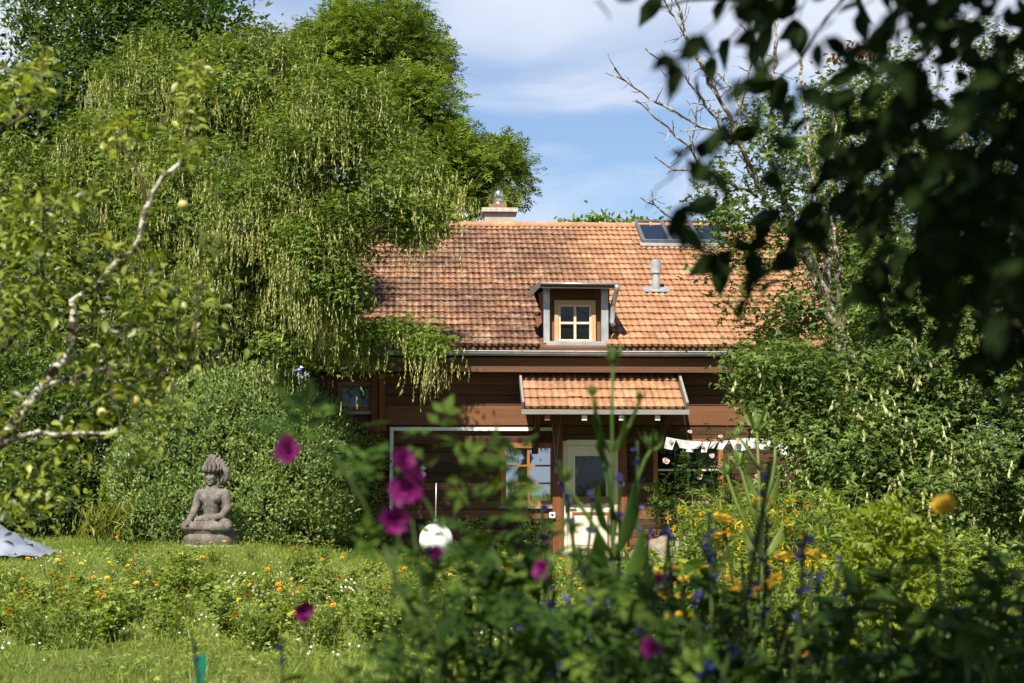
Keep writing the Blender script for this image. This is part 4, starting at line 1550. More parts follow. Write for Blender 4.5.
# white daisies in the bed
def daisies(seed):
    random.seed(seed)
    root = thing('daisy_clump', 'x', 'plant')
    st, fl = MB(), None
    for i in range(12):
        an, rr = random.random() * 6.28, random.uniform(0, .2)
        top = np.array([math.cos(an) * rr, math.sin(an) * rr, random.uniform(.22, .36)])
        stem_to(st, (top[0] * .3, top[1] * .3, 0), top, .003, .002)
        f = MB()
        daisy(f, top, (random.uniform(-.3, .3), -.8, .8), .018, 10, 1, .05)
        f.ball(top + np.array([0, -.004, .004]), .006, 6, .5, 1)
        f.build('flower', [M['whitep'], M['yellow']], root)
    k = 60
    leaves(st, rnd(k) * np.array([.1, .1, .06]) + np.array([0, 0, .1]), rnd(k) + np.array([0, 0, .6]), rnd(k) + np.array([0, 0, 1]), .08, SLIM4)
    st.build('foliage', M['herb'], root)
    return root


put([daisies(1), daisies(2)], [gpos(*q_) for q_ in ((278, 612), (295, 618), (243, 612), (345, 615), (360, 622), (372, 610), (262, 622))],
    'clump of small white daisies between the marigolds', 'white daisy clumps in the bed')

# ---- right-hand flower bed in front of the house: tall stalks with yellow heads, seen between the near plants
def yellow_spire(seed, h=.75):
    random.seed(seed)
    root = thing('yellow_flowering_plant', 'x', 'plant')
    st, lf = MB(), MB()
    for i in range(7):
        an, rr = random.random() * 6.28, random.uniform(.02, .18)
        top = np.array([math.cos(an) * rr, math.sin(an) * rr, h * random.uniform(.7, 1.1)])
        q_ = stem_to(st, (top[0] * .3, top[1] * .3, 0), top, .006, .003)
        w = q_[RNG.integers(0, 5, 26)]
        leaves(lf, w, rnd(26) * np.array([1, 1, .3]) + np.array([0, 0, .5]), rnd(26) * .3 + np.array([0, 0, 1.0]), .09, SLIM4)
        f = MB()
        n = 16
        f.tube([top - np.array([0, 0, .05]), top], .006, 5)
        c = top + np.clip(rnd(n), -1.6, 1.6) * np.array([.016, .016, .014])
        leaves(f, c, rnd(n) * np.array([1, 1, .2]), np.array([0, -.4, 1.0]) + rnd(n) * .2, .022, DISC)
        f.build('flower_head', M['yellow'], root)
    st.build('stem', M['stalk'], root)
    lf.build('foliage', M['herb'], root)
    return root


ys = [yellow_spire(s_, h_) for s_, h_ in ((31, .7), (32, .9), (33, .55))]
spots = []
while len(spots) < 16:
    px, py = RNG.uniform(680, 830), RNG.uniform(556, 640)
    spots.append(gpos(px, py))
put(ys, spots, 'yellow-flowered stalky plant in the bed right of the door', 'yellow flowering plants in the right bed', .8, 1.3)
hb_ = [leafy(s_, M['herb'], .5, .25, 14, .07, 30) for s_ in (41, 42)] + [leafy(s_, M['lime'], .5, .2, 14, .06, 28) for s_ in (43, 44)]
spots = []
while len(spots) < 85:
    px, py = (RNG.uniform(585, 900), RNG.uniform(556, 690)) if len(spots) < 60 else (RNG.uniform(880, 1070), RNG.uniform(566, 620))
    if px < 672 and py < 606: continue
    spots.append(gpos(px, py))
put(hb_, spots, 'bushy green plant filling the bed on the right', 'green plants filling the right bed', .7, 1.35)


fe = [leafy(s_, m_, .85, .22, 16, .13, 34, 'feathery_plant', wide=.28, droop=-.25) for s_, m_ in ((51, M['herb']), (52, M['lime']), (53, M['herb']))]
spots = []
while len(spots) < 46:
    px, Y_ = RNG.uniform(694, 850), RNG.uniform(17, 27)
    x_ = (px - 512) / FPX * Y_
    spots.append((x_, Y_))
put(fe, spots, 'feathery pale green plant in the deep bed between the boulders and the laburnum', 'feathery plants in the right bed', .8, 1.3)


# ================================================================ STATUE
M['stone'] = None
t = NT('weathered_stone')
n_a, n_b = t.noise(7, 8, .7), t.noise(32, 5, .7)
c = t.ramp(t.math('ADD', t.math('MULTIPLY', n_a, .7), t.math('MULTIPLY', n_b, .3)), [(.36, (.055, .047, .041)), (.5, (.135, .117, .102)), (.64, (.22, .195, .17))])
c = t.mix(t.ramp(t.noise(3.2, 5), [(.62, (0, 0, 0)), (.72, (.6, .6, .6))]), c, (.16, .15, .085))
M['stone'] = t.done(t.princ(c, .92, .12, bump=n_b, bstr=.5, bdist=.008))
sc = P(211, 546, 25.2)
SZ = float(sc[2])
statue = thing('stone_statue', 'grey stone meditating figure seated cross-legged on a round pedestal before the rounded bush', 'statue', (sc[0], 25.2, SZ), R(-12))
statue.scale = (.96, .96, 1.0)
bm = bmesh.new()


def ell(c, r, rot=None, seg=20):
    mat = __import__('mathutils').Matrix.Translation(c)
    if rot: mat = mat @ __import__('mathutils').Euler(rot).to_matrix().to_4x4()
    mat = mat @ __import__('mathutils').Matrix.Diagonal((*r, 1))
    bmesh.ops.create_uvsphere(bm, u_segments=seg, v_segments=seg // 2 + 2, radius=1, matrix=mat)


def limb(pts, rad, k=7):
    """Overlapping balls along a path: fused by the voxel remesh into one tapered limb."""
    pts = [np.array(q_, float) for q_ in pts]
    for i in range(len(pts) - 1):
        for j in range(k + 1):
            f_ = j / k
            c_ = pts[i] * (1 - f_) + pts[i + 1] * f_
            r_ = rad[i] * (1 - f_) + rad[i + 1] * f_
            ell(c_, (r_, r_, r_), seg=12)


# torso
limb([(0, .02, .36), (0, .03, .46), (0, .02, .60), (0, .02, .72), (0, .02, .80)], [.15, .128, .145, .155, .12], 5)
ell((-.085, -.03, .70), (.10, .095, .095))
ell((.085, -.03, .70), (.10, .095, .095))
ell((-.155, .02, .765), (.085, .08, .075))
ell((.155, .02, .765), (.085, .08, .075))
limb([(0, .02, .80), (0, .01, .92)], [.062, .058], 3)
# head and face
ell((0, -.005, 1.00), (.092, .108, .125))
ell((0, -.035, .945), (.070, .075, .065))
ell((0, -.112, .985), (.016, .022, .036))
ell((0, -.122, .970), (.023, .016, .012))
ell((-.045, -.09, 1.012), (.028, .020, .011))
ell((.045, -.09, 1.012), (.028, .020, .011))
ell((-.043, -.098, .998), (.022, .014, .010))
ell((.043, -.098, .998), (.022, .014, .010))
ell((0, -.108, .938), (.032, .016, .010))
ell((0, -.095, .908), (.030, .020, .018))
for sg in (-1, 1):
    ell((sg * .098, .015, .975), (.018, .035, .060))
    ell((sg * .103, .012, .918), (.015, .022, .035))
    # arms
ell((0, -.01, 1.09), (.105, .115, .045))
limb([(-.205, .03, .755), (-.255, -.01, .56), (-.262, -.13, .44), (-.262, -.22, .40)], [.078, .066, .052, .046])
ell((-.262, -.245, .372), (.045, .060, .026))
limb([(.205, .03, .755), (.258, .0, .55), (.215, -.13, .44), (.07, -.23, .395)], [.078, .066, .055, .045])
ell((.0, -.245, .385), (.085, .055, .028))
# fingers of the hand in the lap and the one on the knee
for k_ in range(4):
    limb([(-.03 - .0, -.225 - .018 * k_, .392), (-.125, -.235 - .016 * k_, .385)], [.013, .010], 5)
    limb([(-.285 + .017 * k_, -.29, .365), (-.285 + .017 * k_, -.335, .315)], [.012, .009], 4)
limb([(.01, -.28, .40), (-.03, -.295, .415)], [.014, .011], 4)
# crossed legs
limb([(-.10, -.02, .33), (-.30, -.13, .305), (-.33, -.20, .29)], [.125, .095, .085])
limb([(.10, -.02, .33), (.30, -.13, .305), (.33, -.20, .29)], [.125, .095, .085])
limb([(-.33, -.20, .285), (-.14, -.29, .285), (.10, -.27, .315)], [.080, .070, .058])
limb([(.33, -.20, .285), (.14, -.295, .275), (-.08, -.31, .275)], [.080, .066, .050])
ell((.14, -.255, .345), (.075, .045, .030))
ell((0, -.03, .28), (.30, .22, .07))
me = bpy.data.meshes.new('body')
bm.to_mesh(me)
bm.free()
bo = bpy.data.objects.new('body', me)
COL.objects.link(bo)
bo.parent = statue
md = bo.modifiers.new('fuse', 'REMESH')
md.mode, md.voxel_size, md.use_smooth_shade = 'VOXEL', .0095, True
sm = bo.modifiers.new('smooth', 'SMOOTH')
sm.factor, sm.iterations = .5, 3
tx = bpy.data.textures.new('weather', 'CLOUDS')
tx.noise_scale, tx.noise_depth = .045, 3
dp = bo.modifiers.new('weather', 'DISPLACE')
dp.texture, dp.strength, dp.mid_level = tx, .010, .5
me.materials.append(M['stone'])
# crown: tiers of upright stone leaves, with a flame-shaped halo behind
cr = MB()
for tier, (n_l, rad, z0, hh) in enumerate(((13, .112, 1.075, .11), (11, .088, 1.13, .11), (8, .055, 1.19, .10), (5, .02, 1.25, .08))):
    for k_ in range(n_l):
        an = 2 * math.pi * k_ / n_l + tier * .3
        c_ = np.array([math.cos(an) * rad, math.sin(an) * rad + .01, z0])
        o_ = np.array([math.cos(an), math.sin(an), 0])
        tip = c_ + o_ * .03 + np.array([0, 0, hh])
        cr.tube([c_, c_ * .5 + tip * .5 + o_ * .012, tip], [.03, .026, .006], 6, bump=.1)
cr.ball((0, .01, 1.15), (.118, .118, .13), 14)
cr.ball((0, .01, 1.26), (.07, .07, .085), 12)
for k_ in range(17):
    an = -.55 + (math.pi + 1.1) * k_ / 16
    c_ = np.array([.02 + math.cos(an) * .10, .085, 1.09 + math.sin(an) * .10])
    tip = np.array([.03 + math.cos(an) * .215, .10, 1.09 + math.sin(an) * .21])
    cr.tube([c_, c_ * .4 + tip * .6, tip], [.036, .032, .010], 6, bump=.15)
cr.tube([(.02, .07, 1.09), (.02, .11, 1.09)], .15, 20)
cr.tube([(.10, .07, 1.08), (.135, .06, .98), (.12, .05, .89)], [.035, .04, .02], 8, bump=.15)
cr.tube([(-.095, .07, 1.08), (-.11, .06, 1.0), (-.10, .05, .93)], [.03, .03, .015], 8, bump=.15)
cr.tube([(.10, .08, 1.20), (.20, .09, 1.10), (.215, .09, 1.02), (.16, .08, .90)], [.04, .05, .045, .02], 8, bump=.2)
cr.build('crown', M['stone'], statue, True)
pe = MB()


def disc_stack(mb, prof, sx, sy, n=40, wob=0.0, petals=0):
    V = []
    for z, r_ in prof:
        for k_ in range(n):
            an = 2 * math.pi * k_ / n
            rr = r_ * (1 + (.035 * abs(math.sin(an * petals / 2)) if petals else 0))
            V.append((math.cos(an) * rr * sx, math.sin(an) * rr * sy, z))
    m_ = len(prof)
    F = [(i * n + k_, i * n + (k_ + 1) % n, (i + 1) * n + (k_ + 1) % n, (i + 1) * n + k_) for i in range(m_ - 1) for k_ in range(n)]
    mb.add(V, F)
    mb.add(V[-n:], [tuple(range(n))])


disc_stack(pe, [(-.08, .375), (.01, .385), (.05, .40), (.10, .415), (.15, .405), (.185, .38), (.20, .375), (.215, .40), (.24, .395), (.25, .36)], 1.0, .82, 48, petals=18)
pe.build('pedestal', M['stone'], statue, True)
pb_ = MB()
disc_stack(pb_, [(-.1, .42), (.015, .42), (.022, .40)], .98, .8, 40)
pb_.build('base_slab', M['concrete'], statue)


# ================================================================ SMALL GARDEN OBJECTS
# grey-white tarpaulin over a heap at the left edge
tc_ = P(8, 548, 23.0)
tz = float(ground(tc_[0], 23.0)) + .02
tarp = thing('tarpaulin', 'pale blue-grey tarpaulin draped over a low heap at the left edge of the lawn', 'tarpaulin', (tc_[0], 23.0, tz))
nx_, ny_ = 40, 26
V = []
for j in range(ny_):
    for i in range(nx_):
        u, v = i / (nx_ - 1), j / (ny_ - 1)
        xx = -1.2 + 1.78 * u
        yy = -.75 + 1.5 * v
        hgt = .80 * (1 - u ** 1.25) * (1 - abs(2 * v - 1) ** 2.4) + .03
        hgt += .022 * math.sin(u * 19 + v * 7) * (1 - u) + .015 * math.sin(u * 8 - v * 21) + .012 * math.sin(u * 43 + 3 * v)
        V.append((xx, yy, max(hgt, .012)))
F = [(j * nx_ + i, j * nx_ + i + 1, (j + 1) * nx_ + i + 1, (j + 1) * nx_ + i) for j in range(ny_ - 1) for i in range(nx_ - 1)]
M['tarp'] = plain('grey_tarpaulin', (.19, .215, .28), .5, .4, var=.22, scale=5)
MB().add(V, F).build('sheet', M['tarp'], tarp, True)
hp = MB()
for k_ in range(14):
    a_ = random.uniform(-1.1, .1)
    hp.tube([(a_, random.uniform(-.45, .0), random.uniform(.05, .12)), (a_ + .4, random.uniform(-.3, .3), random.uniform(.05, .14))], .05, 7, bump=.2)
hp.build('firewood', M['bark'], tarp, True)

# tall yellow-green mullein left of the statue
mu = P(103, 552, 25.6)
mul = thing('mullein', 'yellow-green mullein clump with tall flower spikes left of the statue', 'plant', (mu[0], 25.6, float(ground(mu[0], 25.6))))
st, lf = MB(), MB()
for k_, (dx, dz, ln) in enumerate(((.0, 0, 1.15), (-.22, .0, .85), (.10, 0, .75), (.03, 0, .95))):
    top = (dx * 1.1, -.02 * k_, ln)
    q_ = stem_to(st, (dx * .3, 0, 0), top, .014, .006, .06)
    f = MB()
    n = 70
    tt_ = RNG.uniform(.45, 1, n)
    c_ = np.stack([np.interp(tt_, np.linspace(0, 1, 6), q_[:, i]) for i in range(3)], 1)
    leaves(f, c_, rnd(n) * np.array([1, 1, .3]) + np.array([0, 0, .2]), rnd(n) + np.array([0, -.6, .5]), .075, LEAF4)
    f.build('flower_spike', M['lime'], mul)
n = 260
leaves(lf, rnd(n) * np.array([.16, .1, .0]) + np.array([0, 0, .08]) + np.stack([np.zeros(n), np.zeros(n), RNG.random(n) * .4], 1), rnd(n) * np.array([.5, .5, .2]) + np.array([0, 0, .9]), rnd(n) + np.array([0, -.5, .2]), RNG.uniform(.12, .34, n), (LEAF8[0] * np.array([.22, 1, 1]), LEAF8[1]))
st.build('stem', M['stalk'], mul)
M['yg'] = leaf_mat('yellow_green_leaf', (.13, .15, .025), (.24, .26, .04), (.36, .36, .09), trans=.4)
lf.build('foliage', M['yg'], mul)

# white globe on a slim rod with a small ornament above
gb = P(436, 540, 22.5)
gz0 = float(ground(gb[0], 22.5))
globe = thing('garden_globe', 'glossy white garden globe on a slim pale rod in front of the house wall', 'garden ornament', (gb[0], 22.5, gz0))
zc_ = gb[2] - gz0
rg_ = 17 * 22.5 / FPX
m_ = MB()
m_.ball((0, 0, zc_), rg_, 28)
M['gloss'] = plain('glazed_white', (.82, .83, .82), .12, .6, var=.03)
m_.build('globe', M['gloss'], globe, True)
MB().tube([(0, 0, -.05), (0, 0, zc_ - rg_ + .01)], .012, 8).build('lower_rod', M['zinc'], globe, True)
MB().tube([(-.005, 0, zc_ + rg_ - .01), (.0, 0, zc_ + rg_ + .52)], .008, 8).build('upper_rod', M['zinc'], globe, True)
MB().tube([(0, 0, zc_ + rg_ - .02), (0, 0, zc_ + rg_ + .05)], [.05, .03], 12).build('collar', M['greywood'], globe, True)
bd = P(420, 471, 29.4)
orn = thing('white_ornament', 'small white bird ornament hanging by a cord on the brown timber wall', 'wall ornament', (bd[0], 29.86, bd[2]))
m_ = MB()
m_.ball((0, -.05, -.06), (.085, .05, .065), 12)
m_.ball((.02, -.05, .05), (.045, .04, .042), 12)
m_.tube([(-.05, -.05, -.08), (-.12, -.05, -.10)], [.03, .012], 8)
m_.tube([(.05, -.05, .05), (.085, -.055, .045)], [.014, .003], 6)
m_.build('bird', M['gloss'], orn, True)
MB().tube([(.02, -.05, .08), (.02, -.01, .19)], .004, 5).build('cord', M['black'], orn)

# blue and white glazed bird at the top of the bush
bl = P(299, 370, 26.4)
BS = .6
brd = thing('glazed_bird', 'tiny blue and white glazed bird ornament perched on top of the rounded bush', 'garden ornament', tuple(bl))
M['glaze'] = plain('blue_glaze', (.07, .12, .42), .2, .5, var=.2)
m_ = MB()
m_.ball((0, 0, 0), (.075, .05, .05), 12)
m_.tube([(-.05, 0, .0), (-.15, 0, -.03)], [.032, .014], 8)
m_.build('body', M['glaze'], brd, True)
m_ = MB()
m_.ball((.055, 0, .07), (.04, .036, .038), 12)
m_.tube([(.085, 0, .068), (.125, 0, .06)], [.012, .003], 6)
m_.build('head', M['gloss'], brd, True)
MB().tube([(0, 0, -.045), (0, 0, -.35)], .006, 6).build('rod', M['zinc'], brd)
brd.scale = (BS, BS, BS)

# green plant marker in the lawn
gp = P(198, 683, 10.3)
gpz = float(ground(gp[0], 10.3))
mk_ = thing('plant_marker', 'bright green plastic plant marker stake standing in the near lawn', 'plant marker', (gp[0], 10.3, gpz), R(35))
mk_.rotation_euler = (R(4), R(3), R(35))
top_ = P(198, 655, 10.3)[2] - gpz
M['green_plastic'] = plain('green_plastic', (.012, .20, .125), .35, .5, var=.12)
m_ = MB()
m_.box(-.026, .026, -.006, .006, .08, top_)
m_.build('label', M['green_plastic'], mk_)
m_ = MB()
m_.bar((-.02, .016, -.1), (-.02, .016, top_ - .005), .022, .018)
m_.build('stake', M['greywood'], mk_)

# stones edging the bed by the door
M['rock'] = plain('garden_stone', (.20, .17, .125), .95, .15, var=.35, scale=7, bstr=.6)
for k_, (px, py, r_, lb_) in enumerate(((668, 537, .34, 'largest rounded tan boulder at the edge of the bed right of the door'), (645, 553, .22, 'squat tan stone in front of the boulder, nearest the door'),
                                     (700, 548, .25, 'tan stone half hidden by stalks, right of the boulder'), (660, 556, .17, 'smallest tan stone at the foot of the boulder'))):
    Y_ = 26.5 - .25 * k_
    q_ = P(px, py, Y_)
    bm = bmesh.new()
    bmesh.ops.create_icosphere(bm, subdivisions=4, radius=1)
    for v in bm.verts:
        c_ = v.co
        n_ = math.sin(c_.x * 3 + k_) * .09 + math.sin(c_.y * 4.3 + c_.z * 3) * .07 + math.sin(c_.z * 9 + c_.x * 7 + k_) * .025
        v.co = Vector((c_.x * 1.25, c_.y, c_.z * .85)) * (r_ * (1 + n_))
    for f in bm.faces: f.smooth = True
    me = bpy.data.meshes.new('garden_boulder')
    bm.to_mesh(me)
    bm.free()
    o = bpy.data.objects.new('garden_boulder', me)
    COL.objects.link(o)
    o.location = (q_[0], Y_, float(ground(q_[0], Y_)) + r_ * .45)
    me.materials.append(M['rock'])
    prop(o, lb_, 'stone')

# bunting on the wall right of the porch
HB = lambda px, py, yl: (lambda q_: np.array([q_[0] * hc - yl * hs, HY + q_[0] * hs + yl * hc, q_[1]]))(HP(px, py, yl))
ya = -1.0
knots = [HB(px, py, ya) for px, py in ((666, 437.5), (682, 440.5), (705, 442.5), (728, 441), (750, 438), (775, 441), (800, 446))]
org = knots[0].copy()
bun = thing('bunting', 'cord of white cloth flags strung along the wall right of the porch', 'bunting', tuple(org))
kn = np.array(knots) - org
cu = np.concatenate([[0], np.cumsum(np.linalg.norm(np.diff(kn, axis=0), axis=1))])
q_ = np.linspace(0, cu[-1], 40)
line = np.stack([np.interp(q_, cu, kn[:, i]) for i in range(3)], 1)
MB().tube(line, .006, 6).build('cord', M['greywood'], bun, True)
for k_ in range(15):
    s_ = (k_ + .6) / 15.3 * cu[-1]
    w_ = random.uniform(.11, .17)
    hgt = random.uniform(.12, .21)
    a_ = np.array([np.interp(s_ - w_ / 2, cu, kn[:, i]) for i in range(3)])
    b_ = np.array([np.interp(s_ + w_ / 2, cu, kn[:, i]) for i in range(3)])
    tl, tw_ = random.uniform(-.09, .09), random.uniform(-.04, .04)
    V = []
    for j in range(5):
        for i in range(5):
            u, v = i / 4, j / 4
            c_ = a_ * (1 - u) + b_ * u
            sh = .5 + (u - .5) * (1 - .16 * v)
            c_ = a_ * (1 - sh) + b_ * sh
            V.append(c_ + np.array([tl * v, -.02 - .02 * math.sin(u * 5 + v * 3 + k_) * v + tw_ * v, -hgt * v + .008]))
    F = [(j * 5 + i, j * 5 + i + 1, (j + 1) * 5 + i + 1, (j + 1) * 5 + i) for j in range(4) for i in range(4)]
    MB().add(V, F, random.random()).build('flag', M['cloth'], bun, True)

# climbing rose on a thin trellis right of the door
rb = HB(676, 552, -.75)
rz_ = float(ground(rb[0], rb[1]))
trl = thing('rose_trellis', 'thin dark metal trellis carrying the pink climbing rose beside the porch', 'trellis', (rb[0], rb[1], rz_))
m_ = MB()
hT = P(675, 440, rb[1])[2] - rz_
for dx in (0, .95):
    m2 = MB().tube([(dx, 0, -.1), (dx, 0, hT - .05 * dx)], .014, 8)
    m2.build('upright', M['black'], trl)
for zz in (hT * .55, hT * .78, hT * .98):
    m2 = MB().bar((-.02, 0, zz), (.97, 0, zz - .02), .018, .018)
    m2.build('crossbar', M['greywood'], trl)
rose = thing('climbing_rose', 'pink-flowered climbing rose spread over the trellis right of the door', 'climbing plant', (rb[0], rb[1], rz_))
bas = np.array([rb[0], rb[1], rz_])
st, lf = MB(), MB()
cc = []
for px, py in ((668, 500), (655, 490), (680, 475), (700, 470), (715, 490), (690, 500), (725, 465), (735, 485), (672, 520), (705, 515), (745, 500), (690, 455), (722, 445), (660, 510), (735, 515)):
    c_ = P(px, py, rb[1] - .1) - bas
    stem_to(st, (c_[0] * .4, 0, 0), c_, .012, .005, .2)
    for _ in range(4): cc.append(c_ + rnd(1)[0] * np.array([.15, .1, .13]))
cc = np.array(cc)
foliage(lf, cc, unit(rnd(len(cc)) + np.array([0, -.6, .3])), 16, .09, ROSE5, .15, droop=.2)
st.build('stem', M['stalk'], rose)
lf.build('foliage', M['rosel'], rose)


def rose_head(mb, c, nrm, r, rings=((6, 1.0, .25), (6, .8, .6), (5, .58, 1.1), (4, .36, 2.0)), wide=1.5):
    """Double rose: rings of cupped petals opening outwards."""
    nrm = unit(np.array(nrm, float))
    a_ = unit(np.cross(nrm, [0.31, 0.2, 0.93]))
    b_ = np.cross(nrm, a_)
    PET = (np.array([(0, 0, 0), (.32, .35, .06), (.42, .75, .14), (.22, 1.0, .10), (-.22, 1.0, .10), (-.42, .75, .14), (-.32, .35, .06), (0, .6, -.05), (0, .97, .04)]) * np.array([wide * .72, 1, 1]),
           np.array([(0, 1, 7), (1, 2, 7), (2, 3, 8), (2, 8, 7), (0, 7, 6), (7, 5, 6), (8, 4, 5), (7, 8, 5)]))
    for ri, (k_, s_, up) in enumerate(rings):
        an = np.arange(k_) * 2 * math.pi / k_ + ri * .7 + RNG.normal(size=k_) * .12
        d = unit(np.cos(an)[:, None] * a_ + np.sin(an)[:, None] * b_ + nrm * up)
        leaves(mb, np.tile(np.array(c, float), (k_, 1)), d, np.tile(nrm, (k_, 1)) - d * .2, r * s_ * RNG.uniform(.68, 1.2, k_), PET, np.clip(RNG.random(k_) * .7 + .1 * ri, 0, 1))


for px, py, r_ in ((666, 461, .085), (671, 441, .05), (700, 477, .06), (721, 437, .055), (757, 476, .055), (690, 432, .05), (738, 441, .06), (712, 456, .05), (775, 447, .06), (731, 458, .05), (720, 466, .045), (703, 446, .045)):
    c_ = P(px, py, rb[1] - .28) - bas
    f = MB()
    rose_head(f, c_, (random.uniform(-.3, .3), -1, .5), r_ * .85)
    f.build('bloom', M['pink'], rose, True)

# rose shrub under the window
c_ = gpos(537, 556)
sr = leafy(77, M['rosel'], .75, .38, 16, .16, 14, 'window_shrub', tmpl=ROSE5)
sr.location = (c_[0], 28.9, float(ground(c_[0], 28.9)))
prop(sr, 'leafy rose shrub below the honey-framed window', 'shrub')
sr2 = leafy(78, M['herb'], .6, .45, 18, .12, 16, 'wall_plant')
q_ = P(478, 545, 28.8)
sr2.location = (q_[0], 28.8, float(ground(q_[0], 28.8)))
prop(sr2, 'low bushy green plant along the timber wall left of the window', 'plant')

# knob hanging on two cords by the door post
kb = HB(556, 470, -.20)
kn_ = thing('hanging_knob', 'wooden knob hanging on two thin cords by the left door post', 'hanging ornament', tuple(kb))
MB().ball((0, 0, 0), (.05, .05, .075), 12).build('knob', M['greywood'], kn_, True)
kt = HB(551, 412, -.20) - kb
kt2 = HB(561, 412, -.20) - kb
m_ = MB()
m_.tube([(0, 0, .07), tuple(kt)], .007, 5)
m_.tube([(0, 0, .071), tuple(kt2)], .007, 5)
m_.build('cord', M['greywood'], kn_)


# ================================================================ NEAR PLANTS
def pix(px, py, r_, n, Y, dy=.35):
    """n points scattered round the line of sight at depth Y (a cluster with real depth)."""
    q_ = RNG.normal(size=(n, 2)) * r_ * .55
    yy = Y + RNG.normal(size=n) * dy
    return np.array([P(px + a_, py + b_, y_) for (a_, b_), y_ in zip(q_, yy)])


# ---- fruit tree reaching in from the left
AY = 6.6
ab = np.array([-2.75, AY, float(ground(-2.75, AY))])
apple = thing('fruit_tree', 'gnarled fruit tree with lichened limb, glossy leaves and small yellow fruit at the left edge', 'tree', tuple(ab))


def traced(root, base, nm, pts, ra, rb, mat, Y, bump=.25, step=.05, jit=.006):
    w = np.array([P(p_[0], p_[1], p_[2] if len(p_) > 2 else Y) if not isinstance(p_, np.ndarray) else p_ for p_ in pts]) - base
    cu = np.concatenate([[0], np.cumsum(np.linalg.norm(np.diff(w, axis=0), axis=1))])
    k = max(5, int(cu[-1] / step))
    q_ = np.linspace(0, cu[-1], k)
    w = np.stack([np.interp(q_, cu, w[:, i]) for i in range(3)], 1)
    w[1:-1] += rnd(k - 2) * jit
    m = MB()
    m.tube(w, np.linspace(ra, rb, k) * .62 * Y / FPX, 10, bump=bump)
    m.build(nm, mat, root, True)
    return w


traced(apple, ab, 'trunk', [ab + np.array([0, 0, -.1]), ab + np.array([.05, 0, .7]), P(-60, 470, AY), P(5, 440, AY)], 22, 11, M['applebark'], AY)
W1 = traced(apple, ab, 'limb', [(2, 443), (25, 408), (45, 385), (60, 365), (70, 350), (73, 325), (75, 300), (86, 290), (99, 288), (106, 270), (118, 262), (138, 244), (146, 215), (150, 198), (160, 180), (182, 162)], 9, 3.6, M['applebark'], AY)
traced(apple, ab, 'limb', [(45, 387), (62, 382), (88, 372), (108, 366), (130, 360)], 5.5, 2.5, M['applebark'], AY)
traced(apple, ab, 'limb', [(5, 442), (40, 434), (85, 436), (120, 428)], 5, 2, M['applebark'], AY - .2)
traced(apple, ab, 'limb', [(-30, 380), (10, 345), (24, 318), (42, 312), (42, 270), (44, 215), (42, 170)], 4.5, 1.4, M['bark'], AY + .2)
traced(apple, ab, 'limb', [(73, 330), (95, 325), (130, 322), (165, 340), (188, 372), (140, 374)], 3, 1.2, M['bark'], AY)
traced(apple, ab, 'branch', [(146, 215), (140, 180), (125, 150), (118, 125)], 2.6, 1, M['bark'], AY)
traced(apple, ab, 'branch', [(182, 162), (188, 130), (193, 95), (198, 60)], 2.6, 1, M['bark'], AY)
traced(apple, ab, 'branch', [(-20, 140), (20, 120), (40, 95), (42, 45)], 3, 1, M['bark'], AY)
traced(apple, ab, 'branch', [(188, 372), (198, 310), (200, 250), (197, 225)], 2.2, .8, M['bark'], AY)
traced(apple, ab, 'branch', [(108, 366), (118, 420), (130, 455), (140, 470)], 2.2, .9, M['bark'], AY - .1)
W_PX = ((25, 402), (52, 372), (72, 342), (72, 300), (96, 284), (112, 262), (134, 246), (148, 205), (160, 176), (182, 158), (90, 368), (60, 432), (110, 430), (120, 362))
lv = MB()
for px, py, r_, n in ((198, 66, 16, 16), (192, 88, 24, 34), (190, 120, 16, 16), (185, 150, 18, 14), (118, 140, 26, 42), (28, 82, 34, 46), (20, 100, 34, 34), (44, 60, 14, 12),
                      (15, 200, 34, 40), (45, 205, 18, 24), (85, 200, 24, 24), (20, 250, 42, 60), (60, 250, 40, 46), (105, 250, 30, 26), (30, 300, 40, 50), (70, 300, 40, 34), (125, 300, 40, 44),
                      (165, 300, 38, 46), (200, 285, 24, 28), (205, 330, 30, 40), (170, 345, 36, 56), (130, 345, 40, 56), (95, 360, 40, 46), (150, 390, 36, 56), (110, 405, 40, 56), (165, 420, 22, 20),
                      (65, 430, 34, 36), (30, 470, 44, 64), (15, 505, 30, 36), (55, 500, 22, 16), (140, 455, 18, 14), (5, 420, 30, 26), (205, 240, 14, 10), (8, 320, 30, 40), (150, 270, 24, 16)):
    n = int(n * 2.5)
    c_ = pix(px, py, r_, n, AY + .14, .24) - ab
    d = rnd(n) * np.array([1, .8, .5]) + np.array([.1, -.2, -.1])
    leaves(lv, c_, d, np.array([0, -.15, 1.0]) + rnd(n) * .4, RNG.uniform(.034, .068, n), (LEAF8[0] * np.array([.85, 1, 1]), LEAF8[1]))
for px, py in W_PX:      # leaf tufts on the limb itself
    n = 7
    c_ = pix(px, py, 13, n, AY - .06, .06) - ab
    leaves(lv, c_, rnd(n) * np.array([1, .8, .5]) + np.array([.1, -.2, .1]), np.array([0, -.15, 1.0]) + rnd(n) * .4, RNG.uniform(.036, .07, n), (LEAF8[0] * np.array([.85, 1, 1]), LEAF8[1]))
lv.build('crown', M['apple'], apple, True)
M['fruit'] = plain('yellow_fruit', (.36, .33, .085), .35, .5, var=.25)
for px, py in ((102, 413), (135, 401), (172, 390), (75, 384), (183, 205)):
    c_ = P(px, py, AY - .15) - ab
    m = MB()
    m.ball(c_, (.020, .020, .021), 12)
    m.tube([c_ + np.array([0, 0, .018]), c_ + np.array([.004, 0, .045])], .002, 4)
    m.build('fruit', M['fruit'], apple, True)

